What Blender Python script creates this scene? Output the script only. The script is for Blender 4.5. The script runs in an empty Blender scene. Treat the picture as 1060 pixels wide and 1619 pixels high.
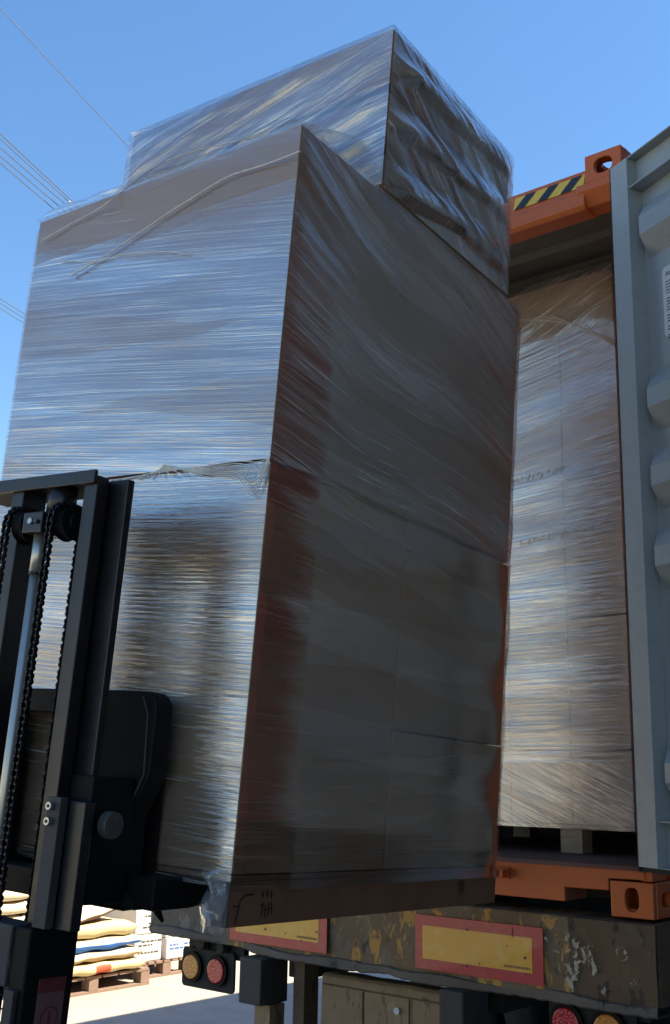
import bpy, bmesh, math, random
from mathutils import Vector, Matrix, noise
random.seed(7)
sc = bpy.context.scene
COL = sc.collection

# ------------------------------------------------------------------ camera, sky, sun, exposure
CAM = Vector((1.744, -3.764, 1.714)); YAW, PITCH, ROLL, FPX = .702, .227, .018, 1786.
cp, sp = math.cos(PITCH), math.sin(PITCH)
fwd = Vector((-math.sin(YAW)*cp, math.cos(YAW)*cp, sp))
r0 = Vector((math.cos(YAW), math.sin(YAW), 0)); u0 = r0.cross(fwd)
rt = r0*math.cos(ROLL)+u0*math.sin(ROLL); up = -r0*math.sin(ROLL)+u0*math.cos(ROLL)
cd = bpy.data.cameras.new('camera'); cam = bpy.data.objects.new('camera', cd); COL.objects.link(cam)
cd.sensor_fit = 'VERTICAL'; cd.sensor_height = 36.; cd.lens = FPX/1619*36.; cd.clip_end = 3000; cd.clip_start = .05
cam.matrix_world = Matrix(((rt.x, up.x, -fwd.x, CAM.x), (rt.y, up.y, -fwd.y, CAM.y), (rt.z, up.z, -fwd.z, CAM.z), (0, 0, 0, 1)))
sc.camera = cam

SUN_EL, SUN_AZ = math.radians(54), math.radians(59)      # azimuth clockwise from +Y
w = bpy.data.worlds.new('World'); sc.world = w; w.use_nodes = True
wn = w.node_tree.nodes; wl = w.node_tree.links; wn.clear()
sky = wn.new('ShaderNodeTexSky'); sky.sky_type = 'NISHITA'; sky.sun_disc = False
sky.sun_elevation = SUN_EL; sky.sun_rotation = SUN_AZ; sky.air_density = 1.3; sky.dust_density = .1; sky.ozone_density = 5.0
hs = wn.new('ShaderNodeHueSaturation'); hs.inputs['Saturation'].default_value = 1.12
bg = wn.new('ShaderNodeBackground'); bg.inputs['Strength'].default_value = .086
wo = wn.new('ShaderNodeOutputWorld'); wl.new(sky.outputs[0], hs.inputs['Color']); wl.new(hs.outputs[0], bg.inputs[0]); wl.new(bg.outputs[0], wo.inputs[0])
sd = bpy.data.lights.new('sun', 'SUN'); sd.energy = 5.0; sd.angle = math.radians(.5); sd.color = (1, .91, .74)
sun = bpy.data.objects.new('sun', sd); COL.objects.link(sun)
sv = Vector((math.sin(SUN_AZ)*math.cos(SUN_EL), math.cos(SUN_AZ)*math.cos(SUN_EL), math.sin(SUN_EL)))
sun.rotation_euler = sv.to_track_quat('Z', 'Y').to_euler(); sun.location = (0, 0, 30)
sc.view_settings.view_transform = 'Standard'; sc.view_settings.look = 'None'; sc.view_settings.gamma = 1
sc.view_settings.exposure = 1.36
sc.render.engine = 'CYCLES'
sc.cycles.use_denoising = True
sc.cycles.max_bounces = 10; sc.cycles.transparent_max_bounces = 16; sc.cycles.glossy_bounces = 4
sc.cycles.caustics_reflective = False; sc.cycles.caustics_refractive = False

# ------------------------------------------------------------------ helpers
def ray(px, py):
    return (fwd + rt*((px-530)/FPX) - up*((py-809.5)/FPX)).normalized()
def atY(px, py, Y):
    d = ray(px, py); return CAM + d*((Y-CAM.y)/d.y)
def atZ(px, py, Z):
    d = ray(px, py); return CAM + d*((Z-CAM.z)/d.z)

def props(o, label=None, cat=None, group=None, kind=None):
    if label: o['label'] = label
    if cat: o['category'] = cat
    if group: o['group'] = group
    if kind: o['kind'] = kind
    return o
def empty(name, loc, label, cat, group=None, rz=0):
    o = bpy.data.objects.new(name, None); COL.objects.link(o); o.location = loc; o.rotation_euler.z = rz
    o.empty_display_size = .2
    return props(o, label, cat, group)

class MB:
    """collects geometry in the thing's own coordinates"""
    def __init__(s): s.bm = bmesh.new(); s.uv = None
    def face(s, pts, mi=0, smooth=False):
        f = s.bm.faces.new([s.bm.verts.new(p) for p in pts]); f.material_index = mi; f.smooth = smooth; return f
    def box(s, x0, x1, y0, y1, z0, z1, mi=0, bev=0., M=None):
        vs = [Vector((x, y, z)) for z in (z0, z1) for y in (y0, y1) for x in (x0, x1)]
        if M: vs = [M @ v for v in vs]
        v = [s.bm.verts.new(p) for p in vs]
        fs = [s.bm.faces.new([v[i] for i in q]) for q in ((0,2,3,1),(4,5,7,6),(0,1,5,4),(2,6,7,3),(0,4,6,2),(1,3,7,5))]
        for f in fs: f.material_index = mi
        if bev > 0:
            es = set(e for f in fs for e in f.edges)
            bmesh.ops.bevel(s.bm, geom=list(es), offset=bev, segments=2, affect='EDGES', profile=.6)
        return s
    def prism(s, poly, axis, a, b, mi=0, M=None):
        """poly of 2D points extruded along axis ('x','y','z') from a to b"""
        def P(p, t):
            v = {'x': Vector((t, p[0], p[1])), 'y': Vector((p[0], t, p[1])), 'z': Vector((p[0], p[1], t))}[axis]
            return M @ v if M else v
        A = [s.bm.verts.new(P(p, a)) for p in poly]; B = [s.bm.verts.new(P(p, b)) for p in poly]
        n = len(poly)
        fs = [s.bm.faces.new(A), s.bm.faces.new(B[::-1])]
        for i in range(n): fs.append(s.bm.faces.new((A[(i+1) % n], A[i], B[i], B[(i+1) % n])))
        for f in fs: f.material_index = mi
        return s
    def tube(s, pts, rad, n=10, mi=0, cap=True, smooth=True):
        pts = [Vector(p) for p in pts]; rings = []
        for i, p in enumerate(pts):
            t = (pts[min(i+1, len(pts)-1)]-pts[max(i-1, 0)]).normalized()
            a = t.orthogonal().normalized() if i == 0 else (pa - t*pa.dot(t)).normalized()
            pa = a; b = t.cross(a); r = rad[i] if isinstance(rad, (list, tuple)) else rad
            rings.append([s.bm.verts.new(p+(a*math.cos(k*2*math.pi/n)+b*math.sin(k*2*math.pi/n))*r) for k in range(n)])
        for A, B in zip(rings, rings[1:]):
            for k in range(n):
                f = s.bm.faces.new((A[k], A[(k+1) % n], B[(k+1) % n], B[k])); f.smooth = smooth; f.material_index = mi
        if cap:
            f = s.bm.faces.new(rings[0][::-1]); f.material_index = mi; f = s.bm.faces.new(rings[-1]); f.material_index = mi
        return s
    def ringplate(s, c, ux, uy, nrm, w, h, hw, hh, th, N=32, mi=0, rc=.12):
        """plate w x h with an oval hole hw x hh, thickness th along -nrm"""
        ux, uy, nrm, c = Vector(ux), Vector(uy), Vector(nrm), Vector(c)
        def sup(a, A, B, e):
            ca, sa = math.cos(a), math.sin(a)
            return (A*math.copysign(abs(ca)**e, ca), B*math.copysign(abs(sa)**e, sa))
        rows = []; per = []
        q = N//4
        for k in range(q): per.append((-w/2+w*k/q, -h/2))
        for k in range(q): per.append((w/2, -h/2+h*k/q))
        for k in range(q): per.append((w/2-w*k/q, h/2))
        for k in range(q): per.append((-w/2, h/2-h*k/q))
        for dz in (0, -th):
            o = []; i_ = []
            for (x, y) in per:
                o.append(s.bm.verts.new(c+ux*x+uy*y+nrm*dz))
                X, Y = sup(math.atan2(y/h, x/w), hw/2, hh/2, .75)
                i_.append(s.bm.verts.new(c+ux*X+uy*Y+nrm*dz))
            rows.append((o, i_))
        (o0, i0), (o1, i1) = rows
        for k in range(N):
            j = (k+1) % N
            for q in ((o0[k], o0[j], i0[j], i0[k]), (o1[j], o1[k], i1[k], i1[j]), (i0[k], i0[j], i1[j], i1[k]), (o0[j], o0[k], o1[k], o1[j])):
                f = s.bm.faces.new(q); f.material_index = mi
        return s
    def grid(s, fn, nu, nv, uvfn=None, mi=0, closed=False):
        V = [[s.bm.verts.new(fn(i/nu, j/nv)) for i in range(nu+1)] for j in range(nv+1)]
        L = s.bm.loops.layers.uv.verify() if uvfn else None
        for j in range(nv):
            for i in range(nu):
                f = s.bm.faces.new((V[j][i], V[j][i+1], V[j+1][i+1], V[j+1][i])); f.smooth = True; f.material_index = mi
                if L:
                    for lp, (a, b) in zip(f.loops, ((i, j), (i+1, j), (i+1, j+1), (i, j+1))):
                        lp[L].uv = uvfn(a/nu, b/nv)
        return s
    def build(s, name, mats, parent=None, M=None, bevel=0, weld=True, nrm=True, loc=None):
        if weld: bmesh.ops.remove_doubles(s.bm, verts=s.bm.verts, dist=1e-5)
        if nrm: bmesh.ops.recalc_face_normals(s.bm, faces=s.bm.faces)
        if M: s.bm.transform(M)
        me = bpy.data.meshes.new(name); s.bm.to_mesh(me); s.bm.free()
        for m in (mats if isinstance(mats, (list, tuple)) else [mats]): me.materials.append(m)
        o = bpy.data.objects.new(name, me); COL.objects.link(o)
        if parent: o.parent = parent
        if loc is not None: o.location = loc
        if bevel:
            b = o.modifiers.new('bevel', 'BEVEL'); b.width = bevel; b.segments = 2; b.limit_method = 'ANGLE'; b.angle_limit = math.radians(35)
            b.harden_normals = False
        return o

# ------------------------------------------------------------------ materials
class NT:
    def __init__(s, name):
        s.m = bpy.data.materials.new(name); s.m.use_nodes = True; s.t = s.m.node_tree; s.n = s.t.nodes; s.n.clear()
        s.out = s.n.new('ShaderNodeOutputMaterial')
    def add(s, ty, **kw):
        n = s.n.new(ty)
        for k, v in kw.items(): setattr(n, k, v)
        return n
    def link(s, a, b): s.t.links.new(a, b)
    def val(s, sock, v):
        if hasattr(v, 'is_output') or isinstance(v, bpy.types.NodeSocket): s.link(v, sock)
        else: sock.default_value = v
    def coord(s, kind='Object', scale=(1, 1, 1), rot=(0, 0, 0)):
        tc = s.add('ShaderNodeTexCoord'); mp = s.add('ShaderNodeMapping')
        mp.inputs['Scale'].default_value = scale; mp.inputs['Rotation'].default_value = rot
        s.link(tc.outputs[kind], mp.inputs['Vector']); return mp.outputs[0]
    def noise(s, vec, scale=5, detail=4, rough=.6, dist=0, lac=2):
        n = s.add('ShaderNodeTexNoise'); s.link(vec, n.inputs['Vector'])
        n.inputs['Scale'].default_value = scale; n.inputs['Detail'].default_value = detail
        n.inputs['Roughness'].default_value = rough; n.inputs['Distortion'].default_value = dist
        n.inputs['Lacunarity'].default_value = lac
        return n.outputs['Fac']
    def ramp(s, fac, stops):
        r = s.add('ShaderNodeValToRGB'); s.link(fac, r.inputs[0]); e = r.color_ramp.elements
        while len(e) < len(stops): e.new(.5)
        for el, (p, c) in zip(e, stops):
            el.position = p; el.color = (c, c, c, 1) if isinstance(c, (int, float)) else (*c, 1)
        return r.outputs[0]
    def mix(s, fac, a, b, mode='MIX'):
        n = s.add('ShaderNodeMix', data_type='RGBA', blend_type=mode)
        s.val(n.inputs[0], fac)
        for sk, v in ((n.inputs[6], a), (n.inputs[7], b)):
            if isinstance(v, tuple) and len(v) == 3: v = (*v, 1)
            s.val(sk, v)
        return n.outputs[2]
    def math(s, op, a, b=0., c=None, clamp=False):
        n = s.add('ShaderNodeMath', operation=op, use_clamp=clamp); s.val(n.inputs[0], a); s.val(n.inputs[1], b)
        if c is not None: s.val(n.inputs[2], c)
        return n.outputs[0]
    def bump(s, h, strength=.3, dist=.01, nrm=None):
        b = s.add('ShaderNodeBump'); b.inputs['Strength'].default_value = strength; b.inputs['Distance'].default_value = dist
        s.link(h, b.inputs['Height'])
        if nrm: s.link(nrm, b.inputs['Normal'])
        return b.outputs[0]
    def pbr(s, base, rough=.6, metal=0., nrm=None, coat=0., spec=.5, **kw):
        p = s.add('ShaderNodeBsdfPrincipled')
        if isinstance(base, tuple): base = (*base, 1) if len(base) == 3 else base
        s.val(p.inputs['Base Color'], base); s.val(p.inputs['Roughness'], rough); s.val(p.inputs['Metallic'], metal)
        p.inputs['Coat Weight'].default_value = coat; p.inputs['Specular IOR Level'].default_value = spec
        if nrm: s.link(nrm, p.inputs['Normal'])
        s.link(p.outputs[0], s.out.inputs[0]); return s.m

def painted(name, col, rough=.45, var=.12, dirt=(.12, .09, .06), dirt_amt=.35, sc_=3., scratch=0., metal=0., spec=.5):
    t = NT(name); c = t.coord()
    n1 = t.noise(c, sc_, 6, .6); n2 = t.noise(c, sc_*7, 5, .65)
    lo = tuple(x*(1-var) for x in col); hi = tuple(min(1, x*(1+var)) for x in col)
    base = t.mix(n1, lo, hi)
    d = t.ramp(n1, [(.52, 0.), (.78, 1.)]); d2 = t.ramp(n2, [(.45, 0.), (.75, 1.)])
    dm = t.math('MULTIPLY', t.math('ADD', d, d2), dirt_amt*.5, clamp=True)
    base = t.mix(dm, base, dirt)
    r = t.math('MULTIPLY_ADD', n2, .25, rough-.12)
    if scratch:
        v = t.coord(scale=(1, 1, .12)); ns = t.noise(v, 60, 3, .7); m = t.ramp(ns, [(.66, 0.), (.7, scratch)])
        base = t.mix(m, base, (.35, .34, .32))
    return t.pbr(base, r, metal, t.bump(n2, .12, .004), spec=spec)

def rusty(name, col, spots, seed=0., rough=.75):
    """old layered paint: list of (colour, threshold, scale)"""
    t = NT(name); tc = t.add('ShaderNodeTexCoord'); mp = t.add('ShaderNodeMapping'); t.link(tc.outputs['Object'], mp.inputs[0])
    mp.inputs['Location'].default_value = (seed, seed*1.7, seed*.3); c = mp.outputs[0]
    n0 = t.noise(c, 8, 6, .65); base = t.mix(n0, tuple(x*.55 for x in col), tuple(x*1.4 for x in col)); h = n0
    for i, (cc, th, s_) in enumerate(spots):
        m2 = t.add('ShaderNodeMapping'); t.link(c, m2.inputs[0]); m2.inputs['Location'].default_value = (i*3.1+1, i*1.3, i*2.2); m2.inputs['Scale'].default_value = (1, 1, .5)
        n = t.noise(m2.outputs[0], s_, 7, .68, .4)
        f = t.ramp(n, [(th, 0.), (th+.03, 1.)]); base = t.mix(f, base, cc)
        h = t.math('ADD', h, t.math('MULTIPLY', f, .5))
    return t.pbr(base, rough, 0, t.bump(h, .35, .006))

def plain(name, col, rough=.5, metal=0., nscale=20, var=.15, bump=.1):
    t = NT(name); n = t.noise(t.coord(), nscale, 5, .6)
    return t.pbr(t.mix(n, tuple(x*(1-var) for x in col), tuple(min(1, x*(1+var)) for x in col)), rough, metal, t.bump(n, bump, .004))

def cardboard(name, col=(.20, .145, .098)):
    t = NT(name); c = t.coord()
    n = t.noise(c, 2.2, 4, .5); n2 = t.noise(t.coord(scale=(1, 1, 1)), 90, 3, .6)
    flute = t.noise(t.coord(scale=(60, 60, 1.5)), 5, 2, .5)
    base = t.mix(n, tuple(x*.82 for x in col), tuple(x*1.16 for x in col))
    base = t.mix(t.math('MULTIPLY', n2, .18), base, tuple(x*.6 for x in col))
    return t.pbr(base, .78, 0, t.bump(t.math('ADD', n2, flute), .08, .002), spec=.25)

def film(name, refl=1.9, haze=.10, streak=.35, su=2.2, sv=88., ior=1.5, bstr=.55, rough=.06, broad=.5, fine=1., milk=(.80, .82, .85), tint=(.97, .98, 1)):
    """several layers of stretch film: clear, mirror-like where smooth, milky along the stretch lines (UV in metres)"""
    t = NT(name); tc = t.add('ShaderNodeTexCoord'); uv = tc.outputs['UV']
    def mp(sx, sy, off=0., rot=0.):
        m = t.add('ShaderNodeMapping'); t.link(uv, m.inputs[0]); m.inputs['Scale'].default_value = (sx, sy, 1)
        m.inputs['Location'].default_value = (off, off*.7, 0); m.inputs['Rotation'].default_value = (0, 0, rot); return m.outputs[0]
    a = t.noise(mp(su*.55, sv*.22), 1, 3, .55, .25)            # broad bands
    b = t.noise(mp(su, sv, 3.3), 1, 4, .62, .35)               # stretch lines
    c = t.noise(mp(su*2.2, sv*2.6, 7.1, .035), 1, 3, .6, .2)   # fine lines crossing at a small angle
    patch = t.noise(mp(1.3, 2.4, 11.), 1, 3, .55, .3)
    sx = t.add('ShaderNodeSeparateXYZ'); wob = t.noise(mp(1.1, .7, 5.), 1, 2, .5)
    t.link(uv, sx.inputs[0])
    ph = t.math('ADD', t.math('MULTIPLY_ADD', sx.outputs[0], .16, t.math('MULTIPLY', sx.outputs[1], 3.1)), t.math('MULTIPLY', wob, .9))
    ph2 = t.math('ADD', t.math('MULTIPLY_ADD', sx.outputs[0], -.24, t.math('MULTIPLY', sx.outputs[1], 2.3)), t.math('MULTIPLY', wob, .5))
    band = t.math('ADD', t.math('GREATER_THAN', t.math('FRACT', ph), .52), t.math('GREATER_THAN', t.math('FRACT', ph2), .6))
    spark = t.ramp(t.noise(mp(su*1.6, sv*1.35, 21.), 1, 2, .5, .1), [(.665, 0.), (.71, 1.)])
    h = t.math('ADD', t.math('MULTIPLY', a, .55*broad), t.math('ADD', t.math('MULTIPLY', b, .40), t.math('MULTIPLY', c, .08*fine)))
    nr = t.bump(h, bstr, .012)
    geo = t.add('ShaderNodeNewGeometry'); dp = t.add('ShaderNodeVectorMath', operation='DOT_PRODUCT')
    t.link(nr, dp.inputs[0]); t.link(geo.outputs['Incoming'], dp.inputs[1])
    cc = t.math('SUBTRACT', 1., t.math('ABSOLUTE', dp.outputs['Value']), clamp=True)
    fr = t.math('MULTIPLY_ADD', t.math('POWER', cc, 3.2), 1-refl, refl)
    pm = t.math('MULTIPLY_ADD', t.ramp(patch, [(.3, 0.), (.62, 1.)]), .45, .62)
    rf = t.math('MULTIPLY', t.math('MULTIPLY', fr, pm), t.math('MULTIPLY_ADD', band, .22, .80), clamp=True)
    line = t.ramp(b, [(.57, 0.), (.64, 1.)]); line2 = t.ramp(c, [(.58, 0.), (.66, 1.)])
    mk = t.math('MULTIPLY', t.math('MULTIPLY', t.math('ADD', line, t.math('MULTIPLY', line2, .7)), t.ramp(patch, [(.35, .15), (.62, 1.)])), streak)
    mk = t.math('MULTIPLY', mk, t.math('MULTIPLY_ADD', band, .40, .60)); mk = t.math('ADD', mk, t.math('MULTIPLY', spark, min(.85, streak*1.3)))
    mk = t.math('ADD', mk, t.math('MULTIPLY', t.math('MULTIPLY_ADD', band, .5, .5), haze), clamp=True)
    tr = t.add('ShaderNodeBsdfTransparent'); tr.inputs[0].default_value = (.965, .968, .972, 1)
    df = t.add('ShaderNodeBsdfDiffuse'); df.inputs[0].default_value = (*milk, 1); t.link(nr, df.inputs['Normal'])
    tl = t.add('ShaderNodeBsdfTranslucent'); tl.inputs[0].default_value = (*milk, 1)
    dt = t.add('ShaderNodeMixShader'); dt.inputs[0].default_value = .35; t.link(df.outputs[0], dt.inputs[1]); t.link(tl.outputs[0], dt.inputs[2])
    m1 = t.add('ShaderNodeMixShader'); t.link(mk, m1.inputs[0]); t.link(tr.outputs[0], m1.inputs[1]); t.link(dt.outputs[0], m1.inputs[2])
    gl = t.add('ShaderNodeBsdfGlossy'); gl.inputs['Color'].default_value = (*tint, 1); gl.inputs['Roughness'].default_value = rough; t.link(nr, gl.inputs['Normal'])
    m2 = t.add('ShaderNodeMixShader'); t.link(rf, m2.inputs[0]); t.link(m1.outputs[0], m2.inputs[1]); t.link(gl.outputs[0], m2.inputs[2])
    t.link(m2.outputs[0], t.out.inputs[0]); return t.m

M_ = {}
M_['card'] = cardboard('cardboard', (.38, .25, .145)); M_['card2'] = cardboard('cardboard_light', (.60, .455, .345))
M_['film'] = film('stretch_film_front', refl=.35, haze=.10, streak=.62, bstr=.40, su=1.2, sv=125, rough=.03, milk=(.92, .85, .76))
M_['film_side'] = film('stretch_film_side', refl=.30, haze=.010, streak=.26, bstr=.085, sv=120, rough=.025, tint=(1, .84, .76), milk=(.9, .8, .7))
M_['film_side_up'] = film('stretch_film_side_upper', refl=.30, haze=.02, streak=.70, bstr=.50, sv=105, tint=(1, .93, .88))
M_['film_top'] = film('stretch_film_top', refl=.36, haze=.09, streak=.85, su=2.4, sv=85, bstr=.75, broad=1.)
M_['film_drape'] = film('stretch_film_drape', refl=.22, haze=.18, streak=.38, su=2.5, sv=40, bstr=.8)
M_['film_cargo'] = film('stretch_film_cargo', refl=.27, haze=.24, streak=.85, su=1.4, milk=(.92, .85, .80), tint=(1, .95, .90), sv=75, bstr=.5)
M_['film_tail'] = film('torn_film', refl=.10, haze=.26, streak=.35, su=9, sv=14, bstr=.5)
M_['film_thin'] = film('stretch_film_thin', refl=.17, haze=.10, streak=.30, bstr=.35)
def milky(name, col, a):
    t = NT(name); n = t.noise(t.coord(), 60, 4, .6); p = t.add('ShaderNodeBsdfPrincipled'); p.inputs['Base Color'].default_value = (*col, 1); p.inputs['Roughness'].default_value = .3
    t.link(t.math('MULTIPLY_ADD', n, .7, a-.35, clamp=True), p.inputs['Alpha']); t.link(t.bump(n, .5, .004), p.inputs['Normal']); t.link(p.outputs[0], t.out.inputs[0]); return t.m
M_['strand'] = milky('twisted_film', (.80, .76, .68), .80)
M_['orange'] = painted('orange_container_paint', (.60, .13, .026), .45, .10, (.16, .06, .03), .25)
M_['orange_dull'] = painted('worn_orange_paint', (.34, .12, .05), .6, .2, (.10, .075, .06), .8)
M_['gray'] = painted('grey_container_paint', (.33, .365, .37), .42, .06, (.13, .13, .12), .28)
M_['gray_in'] = painted('grey_inside_paint', (.17, .175, .16), .55, .08, (.08, .08, .07), .3)
M_['floor'] = plain('plywood_floor', (.09, .055, .038), .7, 0, 9, .35)
M_['black'] = painted('black_mast_paint', (.009, .010, .012), .38, .25, (.045, .043, .04), .35, 5.)
M_['black2'] = painted('black_dull_steel', (.0045, .0045, .005), .62, .2, (.014, .012, .011), .3, spec=.2)
M_['steel'] = plain('chromed_rod', (.50, .48, .42), .38, .75, 12, .1, .02)
M_['chain'] = plain('oiled_chain', (.014, .014, .016), .38, .6, 30, .3)
M_['bolt'] = plain('zinc_bolt', (.45, .44, .42), .35, .9, 30, .2)
M_['disc'] = plain('dusty_steel_disc', (.10, .10, .088), .6, .4, 40, .35, .25)
M_['rubber'] = plain('black_rubber', (.018, .018, .018), .8, 0, 30, .2)
M_['dark'] = plain('dark_chassis', (.022, .02, .019), .75, 0, 12, .4)
M_['beam'] = rusty('patinated_beam_paint', (.19, .125, .065), [((.18, .14, .095), .52, 14), ((.50, .27, .07), .55, 16), ((.08, .06, .04), .60, 17), ((.45, .38, .26), .68, 30), ((.06, .13, .13), .70, 14)], 3.)
M_['beam2'] = rusty('grey_brown_beam', (.13, .105, .08), [((.21, .18, .15), .52, 9), ((.08, .07, .06), .6, 15), ((.38, .36, .33), .66, 18)], 9.)
M_['beam3'] = rusty('dark_brown_beam', (.13, .08, .043), [((.13, .095, .05), .54, 18), ((.05, .038, .028), .57, 13), ((.38, .33, .24), .69, 24), ((.22, .05, .035), .73, 8)], 5.)
M_['flange'] = rusty('grey_flange_paint', (.13, .108, .088), [((.05, .045, .04), .6, 12), ((.22, .21, .2), .66, 20)], 1.)
M_['bar'] = rusty('beige_underrun_paint', (.30, .20, .11), [((.17, .115, .07), .58, 14), ((.36, .26, .15), .60, 18), ((.06, .045, .03), .69, 11)], 2.)
M_['bracket'] = rusty('dark_grey_bracket', (.055, .052, .05), [((.12, .115, .11), .64, 14)], 6.)
t = NT('pale_flaking_film'); c = t.coord(scale=(1, 1, .7)); n = t.noise(c, 38, 6, .7, .6); n2 = t.noise(c, 120, 3, .6)
p_ = t.add('ShaderNodeBsdfPrincipled'); t.link(t.mix(n2, (.30, .25, .17), (.58, .52, .40)), p_.inputs['Base Color']); p_.inputs['Roughness'].default_value = .6
t.link(t.ramp(n, [(.50, 0.), (.54, 1.)]), p_.inputs['Alpha']); t.link(t.bump(n2, .4, .004), p_.inputs['Normal']); t.link(p_.outputs[0], t.out.inputs[0]); M_['flake'] = t.m
M_['red'] = None
def reflector(name, col, col2, wear):
    t = NT(name); c = t.coord(); n = t.noise(c, 18, 6, .65); n2 = t.noise(c, 90, 2, .5)
    b = t.mix(t.ramp(n, [(.5, 0.), (.7, wear)]), col, col2)
    if 'lens' in name:
        v = t.add('ShaderNodeTexVoronoi'); t.link(c, v.inputs['Vector']); v.inputs['Scale'].default_value = 110
        return t.pbr(t.mix(t.math('MULTIPLY', v.outputs['Distance'], .8, clamp=True), b, tuple(x*.45 for x in col)), .25, 0, t.bump(v.outputs['Distance'], .6, .003), coat=.5)
    return t.pbr(b, .38, 0, t.bump(n2, .15, .002), coat=.3)
M_['red'] = reflector('red_reflective_sheet', (.44, .016, .024), (.48, .10, .10), .55)
M_['yellow'] = reflector('yellow_reflective_sheet', (.74, .38, .025), (.75, .50, .13), .8)
M_['warn_y'] = plain('yellow_tape', (.80, .52, .07), .45, 0, 20, .1)
M_['warn_k'] = plain('black_tape', (.025, .028, .035), .45, 0, 20, .1)
M_['lens_r'] = reflector('red_lamp_lens', (.66, .006, .02), (.75, .06, .07), .3)
M_['lens_a'] = reflector('amber_lamp_lens', (.80, .30, .02), (.85, .45, .06), .35)
M_['white'] = plain('white_sticker', (.60, .62, .66), .5, 0, 20, .05)
M_['ink'] = plain('printed_ink', (.05, .06, .09), .6, 0, 20, .05)
M_['pallet'] = plain('pale_pallet_wood', (.33, .25, .16), .8, 0, 14, .3, .3)
M_['board'] = plain('brown_fibre_board', (.22, .105, .055), .7, 0, 10, .3, .2)
M_['marker'] = plain('marker_strokes', (.012, .008, .007), .8)
M_['wire'] = plain('aluminium_wire', (.09, .10, .12), .5)
M_['maroon'] = painted('maroon_container_paint', (.30, .035, .03), .5, .1, (.09, .03, .03), .25)
M_['label_red'] = plain('faded_red_label', (.16, .03, .03), .5)
M_['label_pink'] = plain('faded_pink_label', (.20, .10, .09), .55)

# concrete ground
t = NT('yard_concrete'); c = t.coord()
n1 = t.noise(c, .35, 6, .6); n2 = t.noise(c, 4.5, 6, .7); n3 = t.noise(c, 40, 4, .7)
b = t.mix(n1, (.33, .29, .225), (.44, .39, .31)); b = t.mix(t.ramp(n2, [(.45, 0.), (.75, .6)]), b, (.22, .20, .17)); b = t.mix(t.math('MULTIPLY', n3, .35), b, (.5, .47, .4))
M_['ground'] = t.pbr(b, .85, 0, t.bump(t.math('ADD', n2, n3), .35, .02))
M_['plaster'] = plain('cream_plaster', (.74, .62, .44), .85, 0, 3, .15)
M_['darkwall'] = plain('grey_cladding', (.085, .08, .076), .7, 0, 2, .15)

def corr(profile_len, depth, pitch):
    pass

# ------------------------------------------------------------------ setting: ground, buildings
g = MB(); g.grid(lambda a, b: Vector((-160+a*320, -160+b*320, 0)), 8, 8)
props(g.build('ground', M_['ground']), kind='structure', label='sunlit concrete yard with a shaded strip along the trailer')

def building(name, label, x0, x1, y0, y1, h, wall_m, face, dark=False):
    b = empty(name, ((x0+x1)/2, (y0+y1)/2, 0), label, 'building'); M = Matrix.Translation((-(x0+x1)/2, -(y0+y1)/2, 0))
    MB().box(x0, x1, y0, y1, 0, h).build('wall', wall_m, b, M)
    MB().box(x0-.3, x1+.3, y0-.3, y1+.3, h, h+.25, bev=.03).build('roof', M_['gray_in'], b, M)
    fx = x1 if face > 0 else x0
    n = int((y1-y0)/5)
    for i in range(n):
        yc = y0+(i+.5)*(y1-y0)/n
        if dark: d = MB().box(fx-.03, fx+.06, yc-1.6, yc+1.6, .01, 3.6)
        else: d = MB().box(fx-.03, fx+.06, yc-1.0, yc+1.0, 1.0, 2.4)
        p = d.build('roller_door' if dark else 'window', M_['gray_in'] if dark else M_['warn_k'], b, M)
    return b
building('warehouse', 'tall grey clad warehouse shading the loading yard on the right', 4.4, 24, -5.6, 44, 13.6, M_['darkwall'], -1, True)
building('low_building', 'low cream plastered building across the yard on the far left', -30, -21, -34, 9, 5.0, M_['plaster'], 1)

# corrugated wall sheet as a closed strip
def corrugated(s, p0, p1, z0, z1, nrm, pitch=.28, depth=.036, vertical=True):
    p0, p1, nrm = Vector(p0), Vector(p1), Vector(nrm); L = (p1-p0).length; d = (p1-p0)/L
    k = max(1, round(L/pitch)); prof = []
    for i in range(k):
        for a, h in ((0, 0), (.25, 0), (.5, 1), (.75, 1)):
            prof.append(((i+a)*L/k, h*depth))
    prof.append((L, 0))
    for (a, ha), (b, hb) in zip(prof, prof[1:]):
        A = p0+d*a-nrm*ha; B = p0+d*b-nrm*hb
        s.face([A+Vector((0, 0, z0)), B+Vector((0, 0, z0)), B+Vector((0, 0, z1)), A+Vector((0, 0, z1))])

# neighbouring maroon container on a skeletal trailer, right of the camera's frame
nb = empty('maroon_container', (3.35, 2.6, 0), 'maroon shipping container parked to the right of the orange one', 'container')
m = MB(); Mx = Matrix.Translation((-3.35, -2.6, 0))
for (a, b, n) in (((2.2, -.3, 0), (2.2, 5.7, 0), (-1, 0, 0)), ((4.4, -.3, 0), (4.4, 5.7, 0), (1, 0, 0))):
    m = MB(); corrugated(m, a, b, 1.25, 4.1, n); m.build('side_wall', M_['maroon'], nb, Mx, weld=False, nrm=False)
MB().box(2.2, 4.4, -.3, 5.7, 4.1, 4.15).build('roof', M_['maroon'], nb, Mx)
MB().box(2.2, 4.4, -.32, -.22, 1.2, 4.1).build('front_wall', M_['maroon'], nb, Mx)
MB().box(2.2, 4.4, -.3, 5.7, 1.1, 1.24).build('floor', M_['dark'], nb, Mx)
for x in (2.35, 3.95):
    for y in (.6, 1.8, 4.6):
        MB().tube([(x, y, .5), (x+.3, y, .5)], .5, 24, smooth=False).build('wheel', M_['rubber'], nb, Mx)
MB().box(2.9, 3.7, -.2, 5.6, .7, 1.1).build('chassis', M_['dark'], nb, Mx)

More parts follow.
